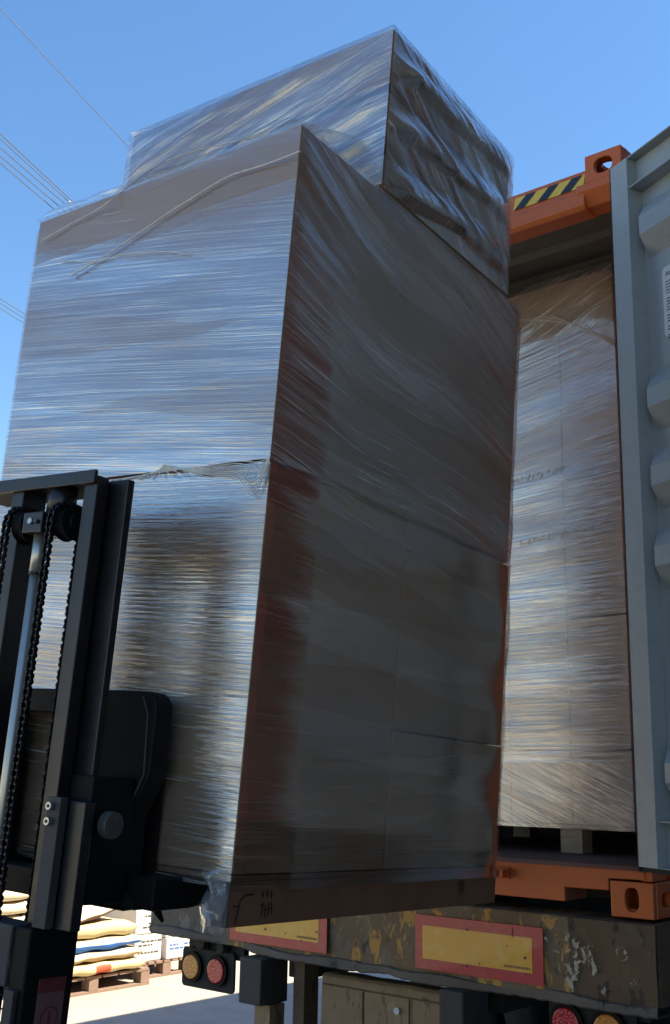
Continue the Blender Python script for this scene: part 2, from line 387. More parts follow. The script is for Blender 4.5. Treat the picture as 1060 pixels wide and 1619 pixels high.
# ------------------------------------------------------------------ the orange container
ZB = 1.25; H = 2.896; W = 2.438; LEN = 6.058; ZT = ZB+H
ct = empty('shipping_container', (-W/2, 0, ZB), 'orange shipping container with an open grey door on the back of the trailer', 'container')
MC = Matrix.Translation((W/2, 0, -ZB))
ZF = 1.404
def casting(cx, zlo, sx):
    """corner casting; cx outer x, sx=+1 right side"""
    m = MB(); w_, h_, d_ = .162, .118, .178; x0, x1 = (cx-w_, cx) if sx > 0 else (cx, cx+w_); th = .026
    top = zlo > 2
    m.ringplate(((x0+x1)/2, 0, zlo+h_/2), (1, 0, 0), (0, 0, 1), (0, -1, 0), w_-.004, h_, .078 if top else .052, .066 if top else .078, th)
    m.ringplate((cx, (d_+th)/2, zlo+h_/2), (0, 1, 0), (0, 0, 1), (sx, 0, 0), d_-th-.001, h_, .078, .052, th)
    zz = zlo+h_ if top else zlo
    xa, xb = (x0+.004, x1-th-.001) if sx > 0 else (x0+th+.001, x1-.004)
    m.ringplate(((xa+xb)/2, (d_+th)/2, zz-.001 if top else zz+.001), (1, 0, 0), (0, 1, 0), (0, 0, 1 if top else -1), xb-xa, d_-th-.002, .064, .10, th)
    zo = zlo if top else zlo+h_-.015
    m.box(x0+.004, x1-th-.001, th+.001, d_-.001, zo+.001, zo+.014)
    m.box(x0+.005, x1-th-.002, d_-.015, d_-.003, zlo+.028, zlo+h_-.028)
    xi = x0+.006 if sx > 0 else x1-.020
    m.box(xi, xi+.014, th+.002, d_-.017, zlo+.028, zlo+h_-.028)
    return m
for cx, sx in ((0, 1), (-W, -1)):
    for z in (ZB, ZT-.118):
        o = casting(cx, z, sx).build('corner_casting', M_['orange'], ct, MC, bevel=.004, weld=False)
# far end castings
for x0, x1 in ((-.162, 0), (-W, -W+.162)):
    for z in (ZB, ZT-.118):
        MB().box(x0, x1, LEN-.178, LEN, z, z+.118, bev=.006).build('corner_casting', M_['orange'], ct, MC)
# header
hp = [(.11, 4.112), (.035, 4.108), (.004, 4.0), (-.010, 3.984), (-.010, 3.935), (.004, 3.917), (.09, 3.917)]
MB().prism(hp, 'x', -W+.162, -.162).build('header', M_['orange'], ct, MC, bevel=.004)
# gusset between casting and header (both ends)
for x0, x1 in ((-.196, -.02), (-W+.02, -W+.196)):
    MB().prism([(-.014, 4.022), (-.014, 3.99), (.02, 3.93), (.09, 3.92), (.09, 4.026)], 'x', x0, x1).build('gusset', M_['orange'], ct, MC, bevel=.006)
# hazard stripe on the sloping face of the header
def onface(x, z, off=.003):
    y = .004 + (z-4.0)/(4.108-4.0)*.031; return Vector((x, y-off, z))
hz = empty('hazard_tape', (0, 0, 0), None, None); hz.parent = ct; hz.name = 'hazard_tape'
bpy.data.objects.remove(hz)
x0, x1, z0, z1 = -.497, -.172, 4.022, 4.086
m = MB(); m.face([onface(x0, z0), onface(x1, z0), onface(x1, z1), onface(x0, z1)])
tape = m.build('hazard_tape', M_['warn_y'], ct, MC)
m = MB(); wdt = (x1-x0)
for k in range(3):
    a = x0+.006+k*.107; s_ = .047
    m.face([onface(a, z0, .005), onface(a+.048, z0, .005), onface(min(a+.048+s_, x1), z1, .005), onface(a+s_, z1, .005)])
m.build('black_stripe', M_['warn_k'], tape, MC)
# roof, corrugated across the container
m = MB(); y = .09; P = []
while y < LEN-.1:
    for a, h in ((0, 0), (.1, 0), (.13, 1), (.21, 1)): P.append((y+a, 4.082 + h*.022))
    y += .24
for (a, ha), (b, hb) in zip(P, P[1:]):
    m.face([(-W+.04, a, ha), (-.04, a, ha), (-.04, b, hb), (-W+.04, b, hb)])
m.build('roof', M_['gray_in'], ct, MC, weld=False, nrm=False)
for x, n in ((-.03, 1), (-W+.03, -1)):
    m = MB(); corrugated(m, (x, .1, 0), (x, LEN-.1, 0), 1.39, 4.06, (n, 0, 0))
    m.build('side_wall', M_['orange'], ct, MC, weld=False, nrm=False)
MB().box(-W+.04, -.04, LEN-.06, LEN-.02, 1.39, 4.07).build('end_wall', M_['gray_in'], ct, MC)
for x0, x1 in ((-.07, -.004), (-W+.004, -W+.07)):
    MB().box(x0, x1, .18, LEN-.18, 4.05, 4.115).build('top_rail', M_['orange'], ct, MC, bevel=.004)
    MB().box(x0, x1, .18, LEN-.18, 1.28, 1.40).build('bottom_rail', M_['orange'], ct, MC, bevel=.004)
MB().box(-.048, -.004, .004, .12, ZB+.122, ZT-.122).build('corner_post', M_['orange'], ct, MC, bevel=.004)
MB().box(-W+.004, -W+.05, .004, .12, ZB+.122, ZT-.122).build('corner_post', M_['orange'], ct, MC, bevel=.004)
for x0, x1 in ((-.16, -.004), (-W+.004, -W+.16)):
    MB().box(x0, x1, LEN-.16, LEN-.004, ZB+.122, ZT-.122).build('corner_post', M_['orange'], ct, MC)
# sill with fork-lift pocket notch beside each casting
pts = [(-W+.166, 1.374), (-W+.166, 1.336), (-W+.337, 1.332), (-W+.337, 1.284), (-.337, 1.284), (-.337, 1.332), (-.166, 1.334), (-.166, 1.374), (-.03, 1.376), (-.03, 1.404), (-W+.03, 1.404), (-W+.03, 1.376)]
MB().prism(pts, 'y', 0, .012).build('sill', M_['orange'], ct, MC, bevel=.003)
MB().box(-.345, -.337, .013, .16, 1.285, 1.396).build('sill_gusset', M_['orange_dull'], ct, MC)
MB().box(-W+.02, -.02, .013, .17, 1.397, 1.405).build('threshold_plate', M_['orange_dull'], ct, MC)
MB().box(-W+.06, -.06, .171, LEN-.07, 1.372, 1.404).build('floor', M_['floor'], ct, MC)
m = MB()
for i in range(14): m.box(-W+.07, -.07, .35+i*.4, .41+i*.4, 1.27, 1.371)
m.build('cross_member', M_['dark'], ct, MC)
# locking-bar keeper on the sill
for kx in (-.595, -.95, -1.5, -1.85):
    m = MB(); m.box(kx-.035, kx+.035, -.012, -.001, 1.345, 1.385, bev=.003); m.box(kx-.032, kx-.018, -.045, -.013, 1.35, 1.38, bev=.003); m.box(kx+.016, kx+.03, -.045, -.013, 1.35, 1.38, bev=.003)
    m.build('bar_keeper', M_['orange'], ct, MC)

# ------------------------------------------------------------------ container doors
def door(pivot, ang, side):
    """door in its own plane: s along the door from the hinge, n towards its inner face, z up (pivot = world xyz)"""
    t_ = ang; D = Vector((math.cos(t_)*side, -math.sin(t_), 0)); N = Vector((-math.sin(t_)*side, -math.cos(t_), 0))
    Wd = 1.16; zt, zb = 4.034, 1.422
    Md = MC @ Matrix(((D.x, N.x, 0, pivot.x), (D.y, N.y, 0, pivot.y), (0, 0, 1, 0), (0, 0, 0, 1)))
    root = MB()
    # frame: hinge stile, lock stile, top and bottom rail (mitred by butting)
    root.box(0, .098, -.075, 0, zb, zt); root.box(Wd-.098, Wd, -.075, 0, zb, zt); root.box(.0985, .128, -.075, -.072, zb+.15, zt-.131)
    root.box(.0985, Wd-.0985, -.075, -.002, zt-.006, zt); root.box(.0985, Wd-.0985, -.075, -.044, zt-.125, zt-.0065)
    root.box(.0985, Wd-.0985, -.075, -.004, zt-.131, zt-.1255)
    root.box(.0985, Wd-.0985, -.075, -.040, zb+.004, zb+.148); root.box(.0985, Wd-.0985, -.075, -.002, zb, zb+.0035)
    d = root.build('open_door', M_['gray'], ct, Md, bevel=.002); d['label'] = 'grey steel container door swung wide open'
    # panel, horizontally corrugated: ribs stand out towards the inside
    ribs = [(3.69, 3.765), (3.015, 3.085), (2.725, 2.795), (2.435, 2.505), (1.70, 1.765)]
    m = MB(); sl = .075; lo, hi = -.066, -.008; s0, s1 = .110, Wd-.106; e = .035
    zs = [(zt-.131, lo)]
    for a, b in ribs: zs += [(b+sl, lo), (b, hi), (a, hi), (a-sl, lo)]
    zs.append((zb+.152, lo))
    for (za, na), (zc, nc) in zip(zs, zs[1:]):
        ia = e*(na-lo)/(hi-lo); ic = e*(nc-lo)/(hi-lo)
        m.face([(s0+.02+ia*.4, na, za), (s1-.02-ia*.4, na, za), (s1-.02-ic*.4, nc, zc), (s0+.02+ic*.4, nc, zc)])
        if na != lo or nc != lo:
            m.face([(s0-.006, lo, za), (s0+.02+ia*.4, na, za), (s0+.02+ic*.4, nc, zc), (s0-.006, lo, zc)])
            m.face([(s1+.006, lo, za), (s1-.02-ia*.4, na, za), (s1-.02-ic*.4, nc, zc), (s1+.006, lo, zc)])
    m.box(.0985, Wd-.0985, -.0705, -.0675, zb+.15, zt-.1305)
    p = m.build('door_panel', M_['gray'], d, Md, bevel=.003)
    # weld bead / ledge line above the bottom rail, rubber gasket, label
    MB().box(.0985, Wd-.0985, -.044, -.012, zb+.1485, zb+.154).build('bottom_ledge', M_['gray'], d, Md)
    m = MB(); m.box(-.012, -.001, -.044, -.004, zb-.012, zt+.004, bev=.003); m.box(-.012, Wd, -.046, -.012, zb-.016, zb-.001); m.build('gasket', M_['rubber'], d, Md)
    for z in (1.55, 2.3, 3.1, 3.85):
        MB().tube([(-.018, -.055, z-.05), (-.018, -.055, z+.05)], .016, 10).build('hinge', M_['orange'], d, Md)
    for s_ in (.42, .82):
        m = MB(); m.tube([(s_, -.10, zb+.02), (s_, -.10, zt-.02)], .016, 10); m.box(s_-.04, s_+.04, -.13, -.0765, zb+.3, zb+.36); m.box(s_-.04, s_+.04, -.13, -.0765, zt-.36, zt-.3)
        m.build('lock_rod', M_['gray'], d, Md)
    return d, Md
dr, Md = door(Vector((-.036, -.03, 0)), math.radians(26), 1)
# door label with printed text
def rrect(s0, s1, z0, z1, r, n=5):
    P = []
    for cx, cz, a0 in ((s1-r, z0+r, -90), (s1-r, z1-r, 0), (s0+r, z1-r, 90), (s0+r, z0+r, 180)):
        for k in range(n+1):
            a = math.radians(a0+90*k/n); P.append((cx+r*math.cos(a), cz+r*math.sin(a)))
    return P
ls0, ls1, lz0, lz1 = .192, .462, 3.275, 3.545
lab = MB().prism(rrect(ls0, ls1, lz0, lz1, .018), 'y', -.0658, -.0638).build('door_label', M_['white'], dr, Md)
def text_mesh(body, size, M, name, mat, parent, align='LEFT'):
    cu = bpy.data.curves.new('text', 'FONT'); cu.body = body; cu.size = size; cu.align_x = align; cu.extrude = .0004
    o = bpy.data.objects.new('text', cu); COL.objects.link(o)
    dg = bpy.context.evaluated_depsgraph_get(); me = bpy.data.meshes.new_from_object(o.evaluated_get(dg))
    bpy.data.objects.remove(o); me.transform(M); me.materials.clear(); me.materials.append(mat)
    q = bpy.data.objects.new(name, me); COL.objects.link(q); q.parent = parent; return q
Mt = Md @ Matrix(((1, 0, 0, 0), (0, 0, 1, -.0632), (0, 1, 0, 0), (0, 0, 0, 1)))
text_mesh('Attention', .026, Mt @ Matrix.Translation((ls0+.018, lz1-.038, 0)), 'heading', M_['ink'], lab)
m = MB(); rr = random.Random(4); z = lz1-.062; blocks = [5, 5, 3, 2, 2]
for bi, nb_ in enumerate(blocks):
    for k in range(nb_):
        s_ = ls0+.018; end = ls1-.02 if k < nb_-1 or bi != 1 else ls0+.06
        while s_ < end:
            wd = rr.uniform(.008, .024); e_ = min(s_+wd, end)
            m.box(s_, e_, -.0637, -.0631, z, z+.0042); s_ = e_+.0035
        z -= .0112
    z -= .0095
m.build('small_print', M_['ink'], lab, Md)
m = MB(); m.tube([(.20, -.0655, 3.655), (.20, -.060, 3.655)], .004, 8); m.build('rivet', M_['ink'], dr, Md)
dl, _ = door(Vector((-W+.036, -.03, 0)), math.radians(-88), -1)
dl['label'] = 'grey steel container door folded back along the side'

# ------------------------------------------------------------------ trailer
tr = empty('semi_trailer', (-W/2, 0, 0), 'worn brown trailer with red and yellow rear marker plates under the orange container', 'trailer')
MT = Matrix.Translation((W/2, 0, 0))
BX0, BX1 = -2.475, .022
# rear beam in three paint fields butted end to end
def beamseg(x0, x1, mat, lab_=None, y=-.05):
    m = MB(); n = max(2, int((x1-x0)/.05))
    def fn(a, b):
        x = x0+(x1-x0)*a; z = .975+(1.238-.975)*b
        k = noise.noise(Vector((x*4, z*4, 0)))
        dent = .018*math.exp(-((x+1.2)/.22)**2)*(1-b)
        return Vector((x, y+k*.006+dent, z))
    m.grid(fn, n, 8)
    m.box(x0, x1, y+.03, .16, .98, 1.2365)
    # torn, dirty top edge
    m.grid(lambda a, b: Vector((x0+(x1-x0)*a, y+k2(a, b, x0, x1)+.22*b, 1.238+.012*noise.noise(Vector(((x0+(x1-x0)*a)*14, b*5, 2)))*(1-abs(2*b-1)))), n*2, 5)
    o = m.build('rear_beam', mat, tr, MT, weld=False, nrm=False)
    if lab_: o['label'] = lab_
def k2(a, b, x0, x1): return noise.noise(Vector(((x0+(x1-x0)*a)*4, 1.238*4, 0)))*.006*(1-b)
beamseg(BX0, -1.975, M_['beam2'], 'grey brown end of the rear beam with flaking patches')
beamseg(-1.975, -.30, M_['beam'], 'middle of the rear beam in rusty yellow and grey paint')
beamseg(-.30, BX1, M_['beam3'], 'dark brown end of the rear beam with pale scuffs')
# pale flaking film torn across the beam right of the plate
m = MB()
def ribbon(P, W_, y, sd_):
    out = []
    for i in range(len(P)-1):
        for k in range(8):
            t_ = k/8; out.append((P[i][0]*(1-t_)+P[i+1][0]*t_, P[i][1]*(1-t_)+P[i+1][1]*t_, W_[i]*(1-t_)+W_[i+1]*t_))
    out.append((*P[-1], W_[-1])); L_, R_ = [], []
    for i, (x, z, w_) in enumerate(out):
        a = out[max(i-1, 0)]; b = out[min(i+1, len(out)-1)]; d = Vector((b[0]-a[0], b[1]-a[1])).normalized(); n_ = Vector((-d.y, d.x))
        wl_ = w_*(.7+.9*abs(noise.noise(Vector((i*.6, sd_, 0))))); wr_ = w_*(.7+.9*abs(noise.noise(Vector((i*.6, sd_+9, 0)))))
        L_.append((x+n_.x*wl_, y-.002*noise.noise(Vector((i*.5, sd_, 3))), z+n_.y*wl_)); R_.append((x-n_.x*wr_, y, z-n_.y*wr_))
    for i in range(len(out)-1): m.face([L_[i], L_[i+1], R_[i+1], R_[i]])
ribbon([(-.388, 1.165), (-.36, 1.150), (-.33, 1.115), (-.31, 1.07), (-.285, 1.02)], [.006, .014, .018, .030, .010], -.0605, 1.)
ribbon([(-.305, 1.195), (-.285, 1.15), (-.278, 1.10), (-.285, 1.05), (-.275, 1.0)], [.014, .024, .026, .030, .016], -.0625, 5.)
ribbon([(-.275, 1.19), (-.262, 1.17), (-.27, 1.14)], [.012, .02, .012], -.064, 8.)
ribbon([(-.23, 1.15), (-.21, 1.10), (-.20, 1.06)], [.03, .035, .02], -.0655, 12.)
ribbon([(-.10, 1.16), (-.09, 1.12)], [.02, .02], -.066, 14.)
ribbon([(-.07, 1.06), (-.04, 1.05)], [.012, .014], -.0665, 15.)
ribbon([(-.17, 1.02), (-.12, 1.0)], [.012, .014], -.067, 16.)
m.build('flaking_strip', M_['flake'], tr, MT, weld=False)
# wavy bent flange under the beam
m = MB()
def flz(x): return -.004*math.exp(-((x+1.30)/.14)**2) + .010*math.exp(-((x+1.10)/.08)**2) - .003*math.sin(x*5) + .030/(1+math.exp((x+1.86)*30))
def ffn(a, b):
    x = BX0+(BX1-BX0)*a; z = .966+flz(x); yy = -.052+.012*math.sin(x*9)
    jg = .004*noise.noise(Vector((x*30, 0, 0))); zt_ = z+.020+.006*math.sin(x*13)+jg; P = [(yy+.004, zt_), (yy-.009, zt_-.003), (yy-.010, z-.010+jg), (yy-.002, z-.016+jg), (.12, z-.014)]
    i = min(3, int(b*4)); f_ = b*4-i
    p = (P[i][0]+(P[i+1][0]-P[i][0])*f_, P[i][1]+(P[i+1][1]-P[i][1])*f_)
    return Vector((x, p[0], p[1]))
m.grid(ffn, 260, 8)
for f in m.bm.faces: f.smooth = False
m.build('beam_flange', M_['flange'], tr, MT)
# marker plates
def plate(x0, x1, z0, z1, tilt=0.):
    y = -.062
    p = MB().box(x0, x1, y, y+.003, z0, z1, bev=.001).build('marker_plate', M_['red'], tr, MT)
    bx, bz = .034, .038
    MB().box(x0+bx, x1-bx*1.3, y-.0012, y-.0002, z0+bz, z1-bz).build('yellow_field', M_['yellow'], p, MT)
    m = MB(); rr = random.Random(int(x0*100))
    for k in range(6):
        a, b_ = rr.uniform(x0+.03, x1-.05), rr.uniform(z0+.03, z1-.03); MB().tube([(a, y-.001, b_), (a, y-.004, b_)], rr.uniform(.002, .005), 8).build('rivet', M_['ink'], p, MT)
    m.box(x1-.125, x1-.122, y-.0022, y-.0016, z1-.045, z1-.012)
    m.build('scratch', M_['ink'], p, MT)
    return p
p1 = plate(-.947, -.394, 1.0, 1.194); p2 = plate(-1.944, -1.390, 1.0, 1.194)
p1['label'] = 'scratched red bordered yellow plate beside the torn strip'
p2['label'] = 'red bordered yellow plate half hidden by the raised load'
for p in (p1, p2):
    x1 = -.394 if p is p1 else -1.390
    Mp = MT @ Matrix(((1, 0, 0, x1-.17), (0, 0, -1, -.0634), (0, 1, 0, 1.052), (0, 0, 0, 1)))
    text_mesh('GB 25990', .014, Mp, 'small_code', M_['ink'], p) if False else None
    m = MB(); rr = random.Random(3); xx = x1-.16
    while xx < x1-.055:
        wd = rr.uniform(.003, .007); m.box(xx, xx+wd, -.0640, -.0633, 1.048, 1.056); xx += wd+.003
    m.build('faint_print', M_['board'], p, MT)
# lamp boards
def lamps(x0, x1, z0, z1, first, lbl):
    y = .03; b = MB().prism(rrect(x0, x1, z0, z1, .02), 'y', y, y+.012).build('lamp_board', M_['rubber'], tr, MT, bevel=.002); b['label'] = lbl
    cs = (x0+.075, x0+.235); ms = (M_['lens_a'], M_['lens_r']) if first == 'a' else (M_['lens_r'], M_['lens_a'])
    for cx, mt in zip(cs, ms):
        cz = (z0+z1)/2+.004
        l = MB().tube([(cx, y-.001, cz), (cx, y-.022, cz)], .052, 28, smooth=False).build('lamp', mt, b, MT, bevel=.005)
        m = MB(); N = 28
        for r_, rr_, ya, yb in ((.066, .053, y-.0005, y-.016),):
            for k in range(N):
                a, c_ = 2*math.pi*k/N, 2*math.pi*(k+1)/N
                q = lambda r, an, yy: Vector((cx+r*math.cos(an), yy, cz+r*math.sin(an)))
                m.face([q(r_, a, yb), q(r_, c_, yb), q(rr_, c_, yb), q(rr_, a, yb)]); m.face([q(r_, a, ya), q(r_, c_, ya), q(r_, c_, yb), q(r_, a, yb)]); m.face([q(rr_, a, ya), q(rr_, c_, ya), q(rr_, c_, yb), q(rr_, a, yb)])
        m.build('lamp_rim', M_['black2'], b, MT)
    m = MB(); m.tube([(x0+.14, y-.03, z1+.028), (x0+.14, y+.05, z1+.028)], .026, 14); m.tube([(x0+.27, y-.03, z1+.02), (x0+.27, y+.05, z1+.02)], .022, 14)
    m.box(x0+.02, x1+.04, y+.02, y+.05, z1-.03, z1+.035)
    m.build('lamp_hanger', M_['dark'], b, MT)
    return b
lamps(-2.335, -2.0, .756, .925, 'a', 'left lamp board with an amber and a red lamp')
lamps(-.43, -.095, .80, .945, 'r', 'right lamp board with a red and an amber lamp')
# brackets, underrun bar, chassis
for x0, x1, z0 in ((-1.832, -1.705, .765), (-.806, -.70, .62)):
    MB().box(x0, x1, -.11, .06, z0, .948, bev=.008).build('bracket', M_['bracket'], tr, MT)
    MB().box(x0+.05, x1+.01, -.06, .03, .40, z0-.001).build('bracket_leg', M_['bar'], tr, MT)
MB().box(-1.62, -1.56, .0, .09, .50, .945).build('upright', M_['beam3'], tr, MT)
m = MB()
def ub(a, b):
    x = -1.50+(.75)*a; P = [(.14, .905), (.06, .905), (.045, .895), (.04, .70), (.05, .69), (.14, .69)]
    i = min(4, int(b*5)); f_ = b*5-i
    y_ = P[i][0]+(P[i+1][0]-P[i][0])*f_; z_ = P[i][1]+(P[i+1][1]-P[i][1])*f_
    return Vector((x, y_+.006*noise.noise(Vector((x*6, z_*9, 0))), z_+.004*noise.noise(Vector((x*9, 3, 0)))))
m.grid(ub, 40, 25)
bar = m.build('underrun_bar', M_['bar'], tr, MT)
m = MB(); m.box(-1.49, -.76, .036, .0395, .862, .868); m.box(-1.28, -1.276, .034, .0395, .70, .86); m.box(-1.05, -1.046, .034, .0395, .70, .86); m.build('seam', M_['beam3'], bar, MT)
m = MB(); m.tube([(-1.105, .035, .812), (-1.105, .03, .812)], .013, 14); m.build('white_spot', M_['white'], bar, MT)
for x in (-1.75, -.75):
    MB().box(x-.05, x+.05, .17, LEN+1.5, .84, 1.235).build('chassis_rail', M_['dark'], tr, MT)
m = MB()
for i in range(8): m.box(-1.69, -.81, .55+i*.85, .65+i*.85, .99, 1.2)
m.build('cross_member', M_['dark'], tr, MT)
for ax in (2.9, 4.2):
    MB().tube([(-2.3, ax, .52), (-.15, ax, .52)], .07, 14).build('axle', M_['dark'], tr, MT)
    for x0 in (-2.44, -2.13, -.56, -.25):
        wh = MB().tube([(x0, ax, .52), (x0+.03, ax, .52), (x0+.22, ax, .52), (x0+.25, ax, .52)], [.47, .52, .52, .47], 36).build('wheel', M_['rubber'], tr, MT)
        MB().tube([(x0-.004, ax, .52), (x0+.254, ax, .52)], .28, 24, smooth=False).build('rim', M_['bracket'], wh, MT)
m = MB()
for k in range(7):
    x = -1.18+k*.055+random.uniform(-.01, .01); y = .25+random.uniform(0, .1)
    m.tube([(x+random.uniform(-.02, .02)*j, y, .99-.028*j) for j in range(6)], random.uniform(.004, .008), 6)
m.build('cable', M_['rubber'], tr, MT)

# ------------------------------------------------------------------ wrapped loads
def wall_film(mb, x0, x1, y0, y1, z0, z1, side, off, slant, amp, nu, nv, seed, seam=(), uvs=1., inset=None):
    """one upright sheet of film around a tier.  side: 'f' (y=y0, facing -y), 'r' (x=x1, facing +x), 'l', 'b'."""
    L = (x1-x0) if side in 'fb' else (y1-y0)
    def pos(a, b):
        s = a*L; z = z0+(z1-z0)*b
        d = off+amp*(noise.noise(Vector((s*1.6+seed, (z+slant(s, z))*9, seed)))+.5*noise.noise(Vector((s*4+seed, (z+slant(s, z))*30, seed+5))))
        for zs, dep, wd in seam: d -= dep*math.exp(-((z-zs)/wd)**2)
        e = min(s, L-s)
        if e < .03: d = off*.55+(d-off*.55)*(e/.03)
        d = max(d, .0025)
        if inset: d += inset(s, z)
        if side == 'f': return Vector((x1-s, y0-d, z))
        if side == 'b': return Vector((x0+s, y1+d, z))
        if side == 'r': return Vector((x1+d, y0+s, z))
        return Vector((x0-d, y0+s, z))
    mb.grid(pos, nu, nv, lambda a, b: (a*L*uvs, (z0+(z1-z0)*b)+slant(a*L, z0+(z1-z0)*b)))

def carton(parent, M, x0, x1, y0, y1, z0, z1, mat, jit=.003, bev=.004, label=None):
    m = MB(); j = lambda: random.uniform(-jit, jit)
    g_ = .0018
    m.box(x0+g_, x1-g_, y0+g_, y1-g_, z0+g_, z1-g_, bev=bev)
    for v in m.bm.verts:
        v.co += Vector((noise.noise(v.co*3+Vector((z0, 0, 0)))*jit, noise.noise(v.co*3+Vector((5, z0, 0)))*jit, 0))
    o = m.build('carton', mat, parent, M)
    if label: o['label'] = label
    return o

# --- load on the forks: local frame = pallet frame, leaning a little
LO = Vector((-.166, -1.856, 1.369))
LR = Matrix(((.994, -.098, .044), (.096, .995, .041), (-.048, -.037, .998))).to_quaternion().to_matrix()
LM = Matrix.Translation(LO) @ LR.to_4x4()
ld = bpy.data.objects.new('wrapped_load', None); COL.objects.link(ld); ld.matrix_world = LM; ld.empty_display_size = .2
props(ld, 'tall stack of brown cartons in clear stretch film raised on the forks', 'wrapped load')
I4 = None
A, B_ = 1.34, 1.03
ZL, ZS, ZU, ZX = .113, 1.100, 2.036, 2.565
# cartons
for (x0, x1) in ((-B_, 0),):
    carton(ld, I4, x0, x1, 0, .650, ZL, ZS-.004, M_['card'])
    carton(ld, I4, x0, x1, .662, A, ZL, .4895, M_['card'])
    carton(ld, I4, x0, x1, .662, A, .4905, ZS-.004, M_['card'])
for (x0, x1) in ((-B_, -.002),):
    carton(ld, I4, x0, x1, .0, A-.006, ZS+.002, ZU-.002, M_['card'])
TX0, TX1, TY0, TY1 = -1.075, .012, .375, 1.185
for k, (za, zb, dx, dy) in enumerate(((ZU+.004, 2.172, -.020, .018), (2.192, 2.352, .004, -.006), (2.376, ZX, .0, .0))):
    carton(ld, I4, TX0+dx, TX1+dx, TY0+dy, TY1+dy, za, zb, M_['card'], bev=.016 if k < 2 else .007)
# base: deck, three side boards with marks
MB().box(-B_, 0, .0, A, .1005, .112, bev=.002).build('pallet_deck', M_['board'], ld)
for x0, x1 in ((-.055, 0), (-.54, -.49), (-B_, -B_+.055)):
    bd = MB().box(x0, x1, .004, A-.004, .0, .100, bev=.002).build('pallet_board', M_['board'], ld)
    if x1 == 0:
        m = MB()
        def stroke(pts, w_=.0022):
            for (a, b), (c_, d_) in zip(pts, pts[1:]):
                v = Vector((c_-a, d_-b)); n_ = Vector((-v.y, v.x)).normalized()*w_
                m.face([(.0015, a+n_.x, b+n_.y), (.0015, c_+n_.x, d_+n_.y), (.0015, c_-n_.x, d_-n_.y), (.0015, a-n_.x, b-n_.y)])
        stroke([(.025, .01), (.03, .03), (.037, .058), (.05, .068), (.085, .071)]); stroke([(.012, .045), (.035, .046)], .0015)
        for k, (a, b) in enumerate(((.118, .078), (.136, .078), (.152, .076))): stroke([(a, b), (a+.002, b-.018)]); stroke([(a-.006, b-.009), (a+.007, b-.009)], .0012)
        stroke([(.116, .044), (.124, .05), (.12, .018)]); stroke([(.132, .048), (.135, .016)]); stroke([(.128, .034), (.142, .034)], .0012)
        stroke([(.146, .05), (.146, .022)]); stroke([(.156, .05), (.16, .022)]); stroke([(.143, .036), (.162, .036)], .0012)
        m.build('marker_writing', M_['marker'], bd)
        m = MB(); yc, zc = 1.10, .055
        for k in range(18):
            a, c_ = 2*math.pi*k/18, 2*math.pi*(k+1)/18
            if k % 5 == 4: continue
            m.face([(.0015, yc+.022*math.cos(a), zc+.022*math.sin(a)), (.0015, yc+.022*math.cos(c_), zc+.022*math.sin(c_)), (.0015, yc+.019*math.cos(c_), zc+.019*math.sin(c_)), (.0015, yc+.019*math.cos(a), zc+.019*math.sin(a))])
        stroke([(yc-.01, zc-.012), (yc-.008, zc+.012)]); stroke([(yc+.0, zc-.012), (yc+.001, zc+.013)]); stroke([(yc+.009, zc-.012), (yc+.01, zc+.011)])
        m.build('round_stamp', M_['marker'], bd)
MB().box(-B_+.056, -.541, .05, .13, .0, .012).build('bottom_slat', M_['board'], ld)
# film round both tiers
sl_f = lambda s, z: (-(.07+.09*min(1, max(0, (z-1.3)/.5)))*s+.02*math.sin(s*2+z*2)) if z > 1.1 else -.06*s+.006*math.sin(s*3)
sl_r = lambda s, z: (.10*s+.34*s*max(0., z-1.25)+.03*math.sin(s*5)) if z > 1.1 else .11*s*max(0., (z-.55)*2)+.012*s
pin = ((1.098, .006, .02),)
m = MB()
wall_film(m, -B_, 0, 0, A, .085, 1.094, 'f', .006, sl_f, .0022, 50, 90, 1.)
wall_film(m, -B_, 0, 0, A, .085, 1.094, 'l', .006, sl_f, .0022, 20, 30, 4.)
wall_film(m, -B_, 0, 0, A, .085, 1.094, 'b', .006, sl_f, .0022, 20, 30, 5.)
wall_film(m, -B_, -.002, 0, A, 1.102, 1.87, 'f', .006, sl_f, .0026, 50, 80, 2.)
wall_film(m, -B_, 0, 0, A, 1.102, 2.0, 'l', .006, sl_f, .0022, 20, 30, 6.)
wall_film(m, -B_, 0, 0, A, 1.102, 2.0, 'b', .006, sl_f, .0022, 20, 30, 7.)
m.build('stretch_film', M_['film'], ld, weld=True, nrm=False)
m = MB()
def bulge(s, z):
    sb = .187+.012*noise.noise(Vector((z*3, 4, 0)))*(1 if z < 1.1 else 2.5); k = .122+.008*noise.noise(Vector((z*2.2, 0, 5)))
    if z > 1.45: k *= max(.25, 1-(z-1.45)*2.2)
    d = k*min(s, sb)-k*sb*max(0, s-sb)/1.15*.9
    return -.003+d+.010*math.exp(-((s-1.28)/.10)**2)*math.sin(z*9)**2
wall_film(m, -B_, 0, 0, A, .08, 1.096, 'r', .007, sl_r, .0022, 150, 90, 3., inset=bulge)
m.build('stretch_film', M_['film_side'], ld, weld=True, nrm=False)
m = MB()
wall_film(m, -B_, 0, 0, A-.01, 1.098, 2.030, 'r', .007, sl_r, .0060, 110, 140, 8., inset=bulge)
m.build('stretch_film', M_['film_side_up'], ld, weld=True, nrm=False)
m = MB(); wall_film(m, -B_, -.002, 0, A, 1.8705, 2.037, 'f', .006, sl_f, .0030, 50, 20, 22.)
m.build('stretch_film', M_['film_thin'], ld, weld=True, nrm=False)
